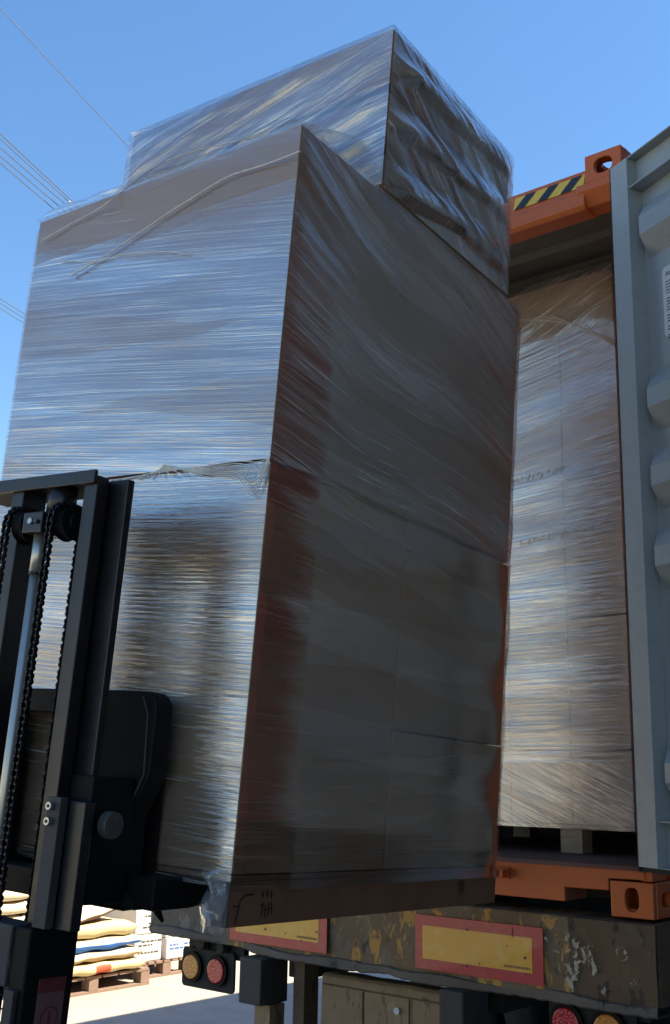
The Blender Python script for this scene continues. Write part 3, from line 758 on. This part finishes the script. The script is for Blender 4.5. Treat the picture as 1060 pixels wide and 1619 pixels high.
# film over the top cartons: rumpled, pulled tight between corners
def topside(mb, P00, P10, P11, P01, nrm, nu, nv, amp, seed, tilt=0., bul=.0, saw=0.):
    P00, P10, P11, P01, nrm = map(Vector, (P00, P10, P11, P01, nrm))
    L = (P10-P00).length; Hh = (P01-P00).length
    def pos(a, b):
        p = P00*(1-a)*(1-b)+P10*a*(1-b)+P11*a*b+P01*(1-a)*b
        s, z = a*L, b*Hh+tilt*a*L
        r_ = 1-abs(noise.noise(Vector((s*1.8+seed, z*11, seed))))*2; r2 = 1-abs(noise.noise(Vector((s*5+seed, z*26, seed+3))))*2
        e = min(min(a, 1-a)*12, min(b, 1-b)*8, 1)
        if saw:      # film hangs out below each carton layer and tucks back in at the gap
            ph_ = (1-b)*3+.30*a+.10*noise.noise(Vector((a*3, b*4, 9))); t_ = ph_-math.floor(ph_)
            q_ = min(1, max(0, (t_-.30)/.58)); q_ = q_*q_*(3-2*q_)*(1 if t_ < .90 else (1-t_)/.10)
            p = p+nrm*(saw*q_*(1-.55*a)*min(1, a*9)*min(1, (1-a)*6))
        return p+nrm*(.004+e*(max(0, r_)*amp+r2*amp*.35+bul*math.sin(a*math.pi)*math.sin(b*math.pi)))
    mb.grid(pos, nu, nv, lambda a, b: (a*L, b*Hh+tilt*a*L))
o_ = .006
m = MB()
topside(m, (TX1+o_, TY0-o_, ZU), (TX0-o_, TY0-o_, ZU), (TX0-o_, TY0-o_, ZX+.001), (TX1+o_, TY0-o_, ZX+.001), (0, -1, 0), 70, 50, .012, 1., .25)
topside(m, (TX1+o_, TY0-o_, ZU-.01), (TX1+o_, TY1+o_, ZU-.01), (TX1+o_, TY1+o_, ZX-.01), (TX1+o_, TY0-o_, ZX+.001), (1, 0, 0), 130, 140, .014, 2., .75, .010, .045)
topside(m, (TX0-o_, TY1+o_, ZU), (TX0-o_, TY0-o_, ZU), (TX0-o_, TY0-o_, ZX), (TX0-o_, TY1+o_, ZX), (-1, 0, 0), 30, 20, .01, 3.)
topside(m, (TX1, TY1+o_, ZU), (TX0, TY1+o_, ZU), (TX0, TY1+o_, ZX), (TX1, TY1+o_, ZX), (0, 1, 0), 30, 20, .01, 4.)
topside(m, (TX1+o_, TY0-o_, ZX+.001), (TX0-o_, TY0-o_, ZX+.001), (TX0-o_, TY1+o_, ZX+.001), (TX1+o_, TY1+o_, ZX-.006), (0, 0, 1), 40, 40, .004, 5., .3)
m.build('top_film', M_['film_top'], ld, weld=False, nrm=False)
# loose sheet draped from the top cartons to the edge of the tier below
m = MB()
topside(m, (-.02, -.010, ZU+.003), (-B_-.002, -.010, ZU+.001), (-1.09, TY0-.02, 2.33), (-.06, TY0-.02, 2.20), (0, -.6, .8), 70, 30, .016, 6., -.3, -.03)
topside(m, (-B_-.004, -.008, ZU+.0), (-B_-.006, A*.8, ZU), (-1.10, TY1, 2.25), (-1.09, TY0-.02, 2.33), (-.8, 0, .6), 30, 14, .012, 7.)
m.build('draped_film', M_['film_drape'], ld, weld=False, nrm=False)
# twisted strands of film
def strand(name, pts, r, seed=0.):
    P = [Vector(p) for p in pts]; out = []; rad = []; n = 14
    for i in range(len(P)-1):
        p0, p1, p2, p3 = P[max(i-1, 0)], P[i], P[i+1], P[min(i+2, len(P)-1)]
        for k in range(n):
            t_ = k/n
            out.append(.5*((2*p1)+(p2-p0)*t_+(2*p0-5*p1+4*p2-p3)*t_*t_+(3*p1-p0-3*p2+p3)*t_**3)); rad.append(r*(.75+.5*abs(noise.noise(Vector((len(out)*.35, seed, 0))))))
    m = MB(); m.tube(out, rad, 6); return m
yl = lambda px, py, y_: None
Li = LM.inverted(); lc = Li @ CAM
def onl(px, py, ax, val):
    d = Li.to_3x3() @ ray(px, py); return lc+d*((val-lc[ax])/d[ax])
F_ = -.016
strand('s', [onl(112, 436, 1, F_), onl(160, 408, 1, F_), onl(210, 376, 1, F_), onl(262, 340, 1, F_), onl(300, 316, 1, F_), onl(345, 288, 1, F_), onl(375, 274, 1, F_), onl(420, 260, 1, F_), onl(478, 238, 1, F_)], .0030, 1.).build('film_strand', M_['strand'], ld)
strand('s', [onl(66, 381, 1, F_), onl(105, 358, 1, F_), onl(150, 334, 1, F_), onl(185, 310, 1, F_-.005), onl(225, 278, 1, .10), onl(262, 256, 1, .16), onl(320, 236, 1, .2), onl(420, 214, 1, .26), onl(500, 196, 1, .3)], .0024, 2.).build('film_strand', M_['strand'], ld)
strand('s', [onl(92, 412, 1, F_), onl(150, 412, 1, F_), onl(200, 402, 1, F_), onl(260, 398, 1, F_), onl(300, 402, 1, F_)], .0018, 3.).build('film_strand', M_['strand'], ld)
# bunched film at the seam between the tiers
m = MB()
for k in range(8):
    s_ = strand('s', [(-.55+k*.05, -.010-.002*k, 1.090-.003*k), (-.35, -.016, 1.094+.003*k), (-.2, -.018, 1.096-.003*k), (-.09, -.02, 1.098-.006*k), (-.03, -.02, 1.090-.012*k), (.006, -.012, 1.10)], .0017, k)
    tmp = bpy.data.meshes.new('t'); s_.bm.to_mesh(tmp); s_.bm.free(); m.bm.from_mesh(tmp); bpy.data.meshes.remove(tmp)
m.build('film_bunch', M_['strand'], ld, weld=False)
# long taut film ridges on the shaded side (between real corners of the load)
m = MB()
for (y0_, z0_, y1_, z1_, r_) in ((.0, 1.36, 1.30, 1.30, .0012), (.0, 1.10, 1.33, .93, .0016)):
    m.tube([(.012, y0_+(y1_-y0_)*k/12, z0_+(z1_-z0_)*k/12-.012*math.sin(k/12*math.pi)) for k in range(13)], r_, 6)
m.build('film_ridge', M_['film_drape'], ld, weld=False)
# torn film tail at the near corner of the base
m = MB()
def crump(a, b):
    p = Vector((-.065+.065*a, -.012-.03*math.sin(a*3), -.01+.135*b))
    n_ = Vector((noise.noise(p*32), noise.noise(p*32+Vector((7, 0, 0))), noise.noise(p*32+Vector((0, 7, 0)))))
    return p+n_*.016*(1-a*.6)
m.grid(crump, 24, 26, lambda a, b: (a*.3, b*.3))
m.build('film_tail', M_['film_tail'], ld, nrm=False)
m = MB(); m.box(-.058, .0, -.006, .003, .0, .1, bev=.002); m.build('board_end', M_['flange'], ld)

def sag(v):
    if v.z > 1.1: v.z -= .052*max(0, -v.x/1.03)*min(1, (v.z-1.1)/.93)
for o in ld.children:
    if o.name.split('.')[0] in ('carton', 'stretch_film', 'top_film', 'draped_film'):
        for v in o.data.vertices: sag(v.co)
# --- load inside the container
cg = empty('wrapped_load', (-.9, .62, ZF), 'stretch wrapped carton stack on a pale pallet inside the orange container', 'wrapped load')
CY0, CY1, CX0, CX1, CZ0, CZ1 = 0., 1.05, -.60, .545, .118, 2.60
for (x0, x1) in ((CX0, -.03), (-.03, .265), (.265, CX1)):
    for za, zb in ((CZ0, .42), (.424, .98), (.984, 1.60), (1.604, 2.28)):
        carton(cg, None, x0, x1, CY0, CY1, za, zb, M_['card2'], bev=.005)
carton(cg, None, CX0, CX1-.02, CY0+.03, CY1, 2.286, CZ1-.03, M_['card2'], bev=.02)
m = MB()
sl_c = lambda s, z: (.14*s*min(1, max(0, (z-1.2)))+.03*math.sin(s*3)) if z > .35 else -.55*s*(1 if z < .35 else 0)
wall_film(m, CX0, CX1, CY0, CY1, .10, .37, 'f', .007, lambda s, z: -.42*s, .002, 30, 16, 12.)
wall_film(m, CX0, CX1, CY0, CY1, .37, 2.29, 'f', .007, lambda s, z: .02*s+.15*s*min(1, max(0, (z-1.1))), .003, 50, 120, 13.)
wall_film(m, CX0, CX1, CY0, CY1, .10, 2.29, 'r', .007, lambda s, z: .02*s, .003, 30, 80, 14.)
wall_film(m, CX0, CX1, CY0, CY1, .10, 2.29, 'l', .007, lambda s, z: .02*s, .003, 12, 30, 15.)
topside(m, (CX1, CY0-.006, 2.285), (CX0, CY0-.006, 2.285), (CX0, CY0+.04, CZ1), (CX1-.02, CY0+.04, CZ1), (0, -1, .1), 60, 24, .014, 16., .5)
topside(m, (CX1+.006, CY0, 2.285), (CX1+.006, CY1, 2.285), (CX1-.03, CY1, CZ1), (CX1-.03, CY0+.04, CZ1), (1, 0, .1), 24, 14, .012, 17., .5)
topside(m, (CX1-.02, CY0+.04, CZ1), (CX0, CY0+.04, CZ1), (CX0, CY1, CZ1), (CX1-.02, CY1, CZ1), (0, 0, 1), 24, 24, .01, 18.)
m.build('stretch_film', M_['film_cargo'], cg, weld=False, nrm=False)
# crinkled folds pressed into the film
m = MB(); rr = random.Random(5)
for zc, xa, xb in ((1.63, .0, .30), (1.335, .05, .48)):
    x = xa
    while x < xb:
        hgt = rr.uniform(.012, .035); sl_ = rr.uniform(-.004, .012); zz = zc+.10*(x-xa)+rr.uniform(-.006, .006)
        m.tube([(x, -.012, zz-hgt/2), (x+sl_*.5+rr.uniform(-.004, .004), -.0135, zz), (x+sl_, -.012, zz+hgt/2)], [.0006, .0016, .0006], 5)
        x += rr.uniform(.006, .02)
m.build('film_crinkle', M_['strand'], cg, weld=False)
# diagonal taut strands low on the cargo face
m = MB()
for k in range(9):
    m.tube([(.545, -.012, 2.17+k*.004), (.54-.10-k*.025, -.02, 2.26+k*.016), (.40-k*.045, -.012, 2.32+k*.012)], .0012, 5)
m.build('taut_strand', M_['strand'], cg, weld=False)
def pallet(parent, x0, x1, y0, y1, z1, mat, nb=3, along='x'):
    h = z1
    m = MB()
    n = 7; L = (y1-y0); 
    for k in range(n):
        a = y0+k*L/n; m.box(x0, x1, a+.008, a+L/n-.012, h-.02, h, bev=.002)
    m.build('top_deck', mat, parent)
    for xc in ((x0+.05), (x0+x1)/2, x1-.05):
        for yc in (y0+.05, (y0+y1)/2, y1-.05): MB().box(xc-.047, xc+.047, yc-.045, yc+.045, .021, h-.0205, bev=.002).build('pallet_block', mat, parent)
        MB().box(xc-.047, xc+.047, y0, y1, .0, .0205, bev=.002).build('bottom_slat', mat, parent)
m = MB(); m.box(CX0, CX1, .0, CY1, .102, .116, bev=.002); m.build('top_deck', M_['pallet'], cg)
for xc in (-.54, -.05+.265-.0, .49):
    pass
for xc in (-.545, .255):
    if xc < .6:
        for yc in (.05, .99):
            m = MB()
            for q in range(3): m.box(xc-.05, xc+.05, yc-.045, yc+.045, .002+q*.0325, .002+q*.0325+.0322, bev=.0015)
            m.build('pallet_block', M_['pallet'], cg)

# ------------------------------------------------------------------ fork-lift (mast built in the load's leaning frame)
fk = empty('forklift', (-.55, -3.4, 0), 'black forklift mast with chains and forks holding up the wrapped load', 'forklift')
MF = Matrix.Translation((.55, 3.4, 0)) @ LM
def part(mb, name, mat, par=None, bev=.002, **kw):
    return mb.build(name, mat, par or fk, MF, bevel=bev, **kw)
ZM = 1.012
def rail(sx, cx, name='mast_rail'):
    # section mirrored about cx
    P = [(-.345, -.28), (-.300, -.28), (-.300, -.243), (-.320, -.240), (-.320, -.226), (-.254, -.224), (-.252, -.204), (-.345, -.204)]
    P = [((x if sx > 0 else 2*cx-x), y) for x, y in P]
    return MB().prism(P, 'z', -.02, ZM)
CXM = -.455
rl = part(rail(1, CXM), 'mast_rail', M_['black'], bev=.003); rl['label'] = 'right inner mast rail'
rl = part(rail(-1, CXM), 'mast_rail', M_['black'], bev=.003); rl['label'] = 'left inner mast rail'
part(MB().box(-.80, -.3005, -.292, -.2805, ZM-.022, ZM+.012), 'top_crossbar', M_['black'], bev=.003)
part(MB().box(-.80, -.346, -.280, -.14, ZM-.012, ZM+.008), 'top_plate', M_['bracket'])
part(MB().tube([(-.452, -.25, ZM-.013), (-.452, -.25, .925)], .036, 24), 'cylinder_head', M_['black'], bev=0)
part(MB().box(-.51, -.44, -.315, -.235, .872, .924, bev=.004), 'crosshead', M_['black'], bev=0)
part(MB().tube([(-.478, -.322, .90), (-.478, -.314, .90)], .0075, 12), 'bolt', M_['bolt'], bev=0)
part(MB().tube([(-.455, -.325, .898), (-.455, -.314, .898)], .0055, 8), 'bolt', M_['ink'], bev=0)
rod = part(MB().tube([(-.478, -.28, .872), (-.478, -.28, .775)], .0165, 20), 'lift_rod', M_['steel'], bev=0)
part(MB().tube([(-.478, -.28, .7745), (-.478, -.28, -.25)], .0135, 20), 'lift_rod', M_['steel'], bev=0)
part(MB().tube([(-.478, -.28, .778), (-.478, -.28, .772)], .0175, 20), 'rod_collar', M_['black'], bev=0)
part(MB().tube([(-.497, -.245, .80), (-.497, -.245, -.2)], .006, 8), 'hose', M_['rubber'], bev=0)
SY, SZ, SR = -.262, .902, .043
for cx in (-.545, -.395):
    s_ = part(MB().tube([(cx-.018, SY, SZ), (cx-.014, SY, SZ), (cx+.014, SY, SZ), (cx+.018, SY, SZ)], [SR+.002, SR-.005, SR-.005, SR+.002], 32), 'chain_sheave', M_['black2'], bev=0)
    m = MB(); m.tube([(cx+.0185, SY, SZ), (cx+.026, SY, SZ)], .024, 24, smooth=False); part(m, 'sheave_hub', M_['chain'], s_, bev=.002)
def chain(cx):
    m = MB(); path = []; p = .0155; z = -.25; r = SR+.006
    while z < SZ: path.append((SY-r, z, 0.)); z += p
    n = int(math.pi*r/p)
    for k in range(n+1): a = math.pi*k/n; path.append((SY-r*math.cos(a), SZ+r*math.sin(a), -a))
    z = SZ-p
    while z > -.1: path.append((SY+r, z, 0.)); z -= p
    for i, ((y0, z0, _), (y1, z1, _)) in enumerate(zip(path, path[1:])):
        d = Vector((0, y1-y0, z1-z0)); L = d.length; d.normalize(); nn = Vector((0, -d.z, d.y)); c0 = Vector((0, y0, z0)); 
        xs = (.0075, .0105) if i % 2 else (.0045, .0073)
        for sx in (-1, 1):
            x0, x1 = sorted((cx+sx*xs[0], cx+sx*xs[1]))
            P = []
            for t_, ww in ((-.0045, .0035), (-.002, .0065), (.003, .0065), (L/2, .0040), (L-.003, .0065), (L+.002, .0065), (L+.0045, .0035)): P.append((t_, ww))
            pts = [c0+d*t_+nn*ww for t_, ww in P]+[c0+d*t_-nn*ww for t_, ww in P[::-1]]
            Aa = [m.bm.verts.new((x0, q.y, q.z)) for q in pts]; Bb = [m.bm.verts.new((x1, q.y, q.z)) for q in pts]
            m.bm.faces.new(Aa); m.bm.faces.new(Bb[::-1])
            for k in range(len(pts)): j = (k+1) % len(pts); m.bm.faces.new((Aa[j], Aa[k], Bb[k], Bb[j]))
        m.tube([(cx-.0125, y0, z0), (cx+.0125, y0, z0)], .0036, 8)
    return m
for cx in (-.575, -.412):
    part(chain(cx), 'lift_chain', M_['chain'], bev=0, weld=False)
# carriage / load backrest plate
def arc(cx, cz, r, a0, a1, n=8): return [(cx+r*math.cos(math.radians(a0+(a1-a0)*k/n)), cz+r*math.sin(math.radians(a0+(a1-a0)*k/n))) for k in range(n+1)]
out = [(-.50, .022), (-.50, .515)] + [(-.26, .515)] + arc(-.235, .47, .045, 80, 0, 8) + [(-.190, .33), (-.196, .305), (-.232, .235), (-.238, .21), (-.232, .06), (-.20, .035), (-.19, .018)]
part(MB().prism(out, 'y', -.105, -.046), 'carriage_plate', M_['black2'], bev=.006)
part(MB().box(-.86, -.501, -.105, -.03, .455, .513), 'carriage_bar', M_['black2'], bev=.004)
part(MB().box(-.86, -.501, -.105, -.03, .01, .075), 'carriage_bar', M_['black2'], bev=.004)
part(MB().box(-.86, -.72, -.104, -.031, .0755, .4545), 'carriage_side', M_['black2'], bev=.004)
part(MB().tube([(-.236, -.107, .50), (-.214, -.108, .46), (-.205, -.108, .32), (-.245, -.108, .235), (-.25, -.108, .12)], .0022, 6), 'edge_line', M_['bracket'], bev=0)  # thin paler line following the rear edge of the carriage plate
# roller bracket with bolts
bk = part(MB().box(-.300, -.258, -.305, -.2815, -.02, .258, bev=.002), 'roller_bracket', M_['bracket'], bev=0)
for z in (.238, .205):
    part(MB().tube([(-.283, -.3055, z), (-.283, -.318, z)], .0095, 12, smooth=False), 'bolt', M_['bolt'], bk, bev=.001)
    part(MB().tube([(-.283, -.3185, z), (-.283, -.3195, z)], .004, 6, smooth=False), 'bolt_socket', M_['ink'], bk, bev=0)
part(MB().box(-.2565, -.205, -.28, -.25, -.02, .252, bev=.003), 'bracket_arm', M_['black'], bev=0)
dk = part(MB().tube([(-.21, -.205, .205), (-.184, -.205, .205)], .030, 28, smooth=False), 'side_roller', M_['disc'], bev=.003)
for k in range(3):
    a = k*2.1+.6
    part(MB().tube([(-.1835, -.205+.015*math.cos(a), .205+.015*math.sin(a)), (-.1825, -.205+.015*math.cos(a), .205+.015*math.sin(a))], .004, 10, smooth=False), 'roller_hole', M_['ink'], dk, bev=0)
part(MB().box(-.30, -.225, -.245, -.11, .03, .31), 'carriage_side', M_['black2'], bev=.004)
# outer mast below
part(MB().box(-.345, -.290, -.312, -.17, -1.30, -.022), 'outer_mast', M_['black2'], bev=.006)
part(MB().box(-.86, -.3455, -.318, -.24, -.150, -.022), 'mast_crossmember', M_['bracket'], bev=.004)
part(MB().box(-.86, -.57, -.325, -.12, -1.30, -.151), 'outer_mast', M_['black2'], bev=.006)
part(MB().box(-.335, -.305, -.326, -.3125, -.60, -.1505), 'mast_strip', M_['bracket'], bev=.002)
m = MB()
for k in range(12): m.tube([(-.569, -.30, -.175-.028*k), (-.3455, -.30, -.170-.028*k)], .0022, 6)
part(m, 'mesh_guard', M_['chain'], bev=0)
lb = part(MB().box(-.2895, -.288, -.272, -.195, -.27, -.128), 'warning_label', M_['label_pink'], bev=0)
part(MB().box(-.2878, -.2868, -.272, -.195, -.158, -.128), 'label_header', M_['label_red'], lb, bev=0)
m = MB()
for k in range(20):
    a, c_ = 2*math.pi*k/20, 2*math.pi*(k+1)/20; q = lambda r, an: (-.2872, -.232+r*math.cos(an), -.212+r*math.sin(an))
    m.face([q(.026, a), q(.026, c_), q(.022, c_), q(.022, a)])
m.box(-.2874, -.2866, -.235, -.229, -.226, -.196)
part(m, 'label_symbol', M_['label_red'], lb, bev=0)
# forks
for x0, x1 in ((-.335, -.225), (-.86, -.75)):
    m = MB(); m.prism([(-.10, .018), (.02, .020), (.25, .050), (1.08, .074), (1.10, .080), (1.10, .088), (-.02, .092), (-.021, .45), (-.104, .45)] if False else [(-.104, .012), (.02, .018), (.25, .050), (1.08, .074), (1.10, .088), (-.0215, .0925)], 'x', x0, x1)
    part(m, 'fork_tine', M_['black2'], bev=.004)
    m = MB(); m.prism([(-.0215, .010), (-.0215, .35), (-.012, .36), (-.012, .012)], 'x', x0, x1); part(m, 'fork_shank', M_['black2'], bev=0)
part(MB().tube([(-.215, -.02, .03), (-.205, -.01, .01), (-.195, .0, -.012)], [.011, .009, .004], 10), 'fork_latch', M_['black2'], bev=0)
part(MB().prism([(-.10, .022), (.03, .024), (.30, .060), (.30, .0945), (-.10, .0945)], 'x', -.2245, -.14), 'fork_gusset', M_['black2'], bev=.005)
# truck body behind the mast (outside the frame, seen in the film's reflection)
MW = Matrix.Translation((.55, 3.4, 0))
def wpart(mb, name, mat, bev=.01): return mb.build(name, mat, fk, MW, bevel=bev)
M_['truck'] = painted('truck_body_paint', (.42, .15, .03), .4, .1, (.1, .06, .04), .3)
wpart(MB().box(-1.10, -.12, -4.75, -2.95, .25, 1.02), 'body', M_['truck'], .04)
wpart(MB().box(-1.12, -.10, -5.10, -4.751, .2, 1.12), 'counterweight', M_['dark'], .06)
wpart(MB().box(-.95, -.35, -4.4, -3.85, 1.021, 1.15), 'seat', M_['rubber'], .04)
wpart(MB().box(-.95, -.35, -4.55, -4.405, 1.021, 1.55), 'backrest', M_['rubber'], .04)
for x in (-1.22, -.18):
    for y, r in ((-2.78, .33), (-4.4, .27)):
        wpart(MB().tube([(x, y, r), (x+.18, y, r)], r, 28), 'wheel', M_['rubber'], .02)

# ------------------------------------------------------------------ yard goods in the sunlight
def sack_mesh(name, L, Wd, Hh, mats, seed, band=None):
    m = MB(); nu, nv = 26, 16
    def pos(a, b):
        th = (a-.5)*2; ph = b*2*math.pi
        s = math.copysign(abs(math.sin(ph))**.7, math.sin(ph)); c_ = math.copysign(abs(math.cos(ph))**.45, math.cos(ph))
        t_ = max(0, 1-abs(th)**6)**.5
        ztk = t_*(.92+.25*noise.noise(Vector((th*2+seed, ph, 0))))
        flare = 1 if abs(th) < .93 else 1.0
        x = th*L/2; y = c_*Wd/2*(.93+.07*t_)*flare; z = s*Hh/2*max(.06, ztk)
        wv = noise.noise(Vector((x*7+seed, y*7, z*9)))*.014
        return Vector((x, y+wv*.5, z+wv+Hh/2))
    m.grid(pos, nu, nv)
    for f in m.bm.faces:
        c_ = f.calc_center_median()
        if band == 'mid' and abs(c_.x) < L*.30 and c_.z < Hh*.8: f.material_index = 1
        if band == 'side' and c_.z < Hh*.45: f.material_index = 1
        if band == 'dot' and abs(c_.x-L*.05) < L*.08 and c_.z < Hh*.7: f.material_index = 1
    bmesh.ops.remove_doubles(m.bm, verts=m.bm.verts, dist=1e-5)
    bmesh.ops.recalc_face_normals(m.bm, faces=m.bm.faces)
    me = bpy.data.meshes.new(name); m.bm.to_mesh(me); m.bm.free()
    for q in mats: me.materials.append(q)
    return me
S = dict(cream=plain('cream_sack', (.66, .58, .42), .75, 0, 25, .15, .4), yellow=plain('yellow_sack', (.66, .54, .28), .7, 0, 25, .15, .4), blue=plain('blue_print', (.03, .15, .48), .6, 0, 20, .1),
         brown=plain('brown_print', (.16, .09, .06), .7, 0, 40, .4), white=plain('white_woven', (.62, .60, .58), .7, 0, 25, .12, .4), red=plain('red_print', (.55, .09, .04), .6), tan=plain('tan_sack', (.42, .29, .15), .7, 0, 30, .2, .4),
         wood=plain('old_pallet_wood', (.24, .16, .12), .8, 0, 20, .3, .4))
def put(me, name, loc, rz=0., rx=0., ry=0., label=None, cat='sack', group=None):
    o = bpy.data.objects.new(name, me); COL.objects.link(o); o.location = loc; o.rotation_euler = (rx, ry, rz); return props(o, label, cat, group)
def yard_pallet(loc, sx, sy, label):
    p = empty('pallet', loc, label, 'pallet', 'pallets standing in the sunlit yard'); pallet(p, -sx/2, sx/2, -sy/2, sy/2, .13, S['wood'])
yard_pallet((-6.25, 2.28, 0), 1.0, 1.15, 'weathered wooden pallet under the pile of yellow and blue sacks')
yard_pallet((-6.45, 3.22, 0), 1.0, .62, 'weathered wooden pallet under the white printed boxes')
gy = 'sacks piled on the nearer pallet'
R90 = math.radians(90)
put(sack_mesh('sack_a', 1.0, .62, .115, [S['yellow'], S['red']], 1, 'dot'), 'sack', (-6.02, 2.30, .125), R90, label='bottom yellow sack with a red mark, lying on the pallet in the sun', group=gy)
put(sack_mesh('sack_b', .98, .60, .10, [S['cream'], S['tan']], 2, 'side'), 'sack', (-6.02, 2.29, .222), R90, label='cream and tan sack between the red marked sack and the blue printed one', group=gy)
put(sack_mesh('sack_c', .96, .60, .12, [S['cream'], S['blue']], 3, 'side'), 'sack', (-6.02, 2.27, .30), R90, label='sack with a bright blue printed band in the sunlit pile', group=gy)
put(sack_mesh('sack_d', .92, .60, .15, [S['yellow'], S['yellow']], 4), 'sack', (-6.03, 2.25, .39), R90, rx=.0, label='plump plain yellow sack above the blue printed one', group=gy)
put(sack_mesh('sack_e', .90, .58, .09, [S['cream'], S['brown']], 5, 'side'), 'sack', (-6.03, 2.12, .51), R90, ry=-.20, label='tilted cream sack with a brown printed edge on top of the pile', group=gy)
# white printed boxes
def printed_box(loc, sx, sy, sz, label, seed, bluetape=False):
    rr = random.Random(seed)
    b = empty('printed_box', loc, label, 'box', 'white printed boxes on the farther pallet')
    MB().box(-sx/2, sx/2, -sy/2, sy/2, 0, sz, bev=.012).build('box_body', S['white'], b)
    m = MB(); z = sz-.05
    while z > .05:
        y = -sy/2+.04
        while y < sy/2-.05:
            w_ = rr.uniform(.015, .05)
            if rr.random() < .8: m.box(sx/2+.001, sx/2+.0025, y, y+w_, z-.012, z)
            y += w_+.012
        z -= rr.choice((.03, .045, .06))
    m.build('print', M_['disc'] if not bluetape else S['blue'], b)
printed_box((-6.28, 3.02, .132), .6, .30, .22, 'lowest white printed box in the tall column beside the sacks', 1)
printed_box((-6.28, 3.02, .355), .6, .30, .20, 'white printed box in the middle of the tall column', 2)
printed_box((-6.28, 3.03, .558), .58, .29, .22, 'top white printed box of the tall column under the forks', 3)
printed_box((-6.25, 3.36, .132), .6, .32, .17, 'white box at the right end of the pallet, bottom one, with blue tape', 4, True)
printed_box((-6.25, 3.36, .305), .56, .31, .15, 'white box on the blue taped one, near the lamp board', 5)
# a wall of stacked cream sacks behind
sm = sack_mesh('wall_sack', .78, .5, .135, [S['cream']], 11)
rows = 8
OR = ['first from the left', 'second from the left', 'third from the left', 'fourth from the left', 'fifth from the left']
RW = ['bottom', 'second', 'third', 'fourth', 'fifth', 'sixth', 'seventh', 'top']
for r_ in range(rows):
    for k in range(5):
        y = 1.1+k*.72+(.36 if r_ % 2 else 0)
        if y > 4.1: continue
        wh = 'bottom' if r_ == 0 else ('top' if r_ == rows-1 else 'middle')
        put(sm, 'sack', (-7.75+random.uniform(-.02, .02), y, .01+r_*.122), R90+random.uniform(-.03, .03), label='cream wall sack, %s in the %s row' % (OR[k], RW[r_]), group='cream sacks stacked like a wall')

# ------------------------------------------------------------------ overhead wires
def wire(p0, p1, r, label, group='overhead wires left of the load'):
    A_, B2 = Vector(p0), Vector(p1); d = B2-A_; A2 = A_-d*3; C2 = B2+d*4
    m = MB(); m.tube([A2+(C2-A2)*(k/20)+Vector((0, 0, -(1-(2*k/20-1)**2)*.0)) for k in range(21)], r, 6)
    o = m.build('overhead_wire', M_['wire']); props(o, label, 'wire', group)
def pt(px, py, s_=25.):
    d = ray(px, py); return CAM+d*(s_/math.hypot(d.x, d.y))
wire(pt(0, 12), pt(192, 220, 27.), .010, 'single thin wire crossing the sky at the top left', None)
names = ['uppermost wire of the bundle of five', 'second wire from the top of the bundle of five', 'middle wire of the bundle of five', 'second lowest wire of the bundle of five', 'lowest wire of the bundle of five']
for k, (a, b) in enumerate((((0, 211), (122, 325)), ((0, 219), (118, 327)), ((0, 233), (112, 330)), ((0, 246), (103, 334)), ((0, 257), (94, 338)))):
    wire(pt(*a), pt(*b, 27.), .012 if k != 1 else .010, names[k])
for k, (a, b) in enumerate((((0, 472), (40, 497)), ((0, 479), (40, 504)), ((0, 487), (38, 511)))):
    wire(pt(*a), pt(*b, 26.), .009, ['upper', 'middle', 'lower'][k]+' of the three faint wires left of the load')
c0 = pt(111, 322, 26.9)
m = MB()
for k in range(4):
    a = k*math.pi/4+.3; v = (rt*math.cos(a)+up*math.sin(a))*.075; m.tube([c0-v, c0+v], .014, 6)
m.build('wire_spacer', S['white']); props(bpy.data.objects['wire_spacer'], 'small pale spacer clamped on the bundle of wires beside the load', 'spacer')
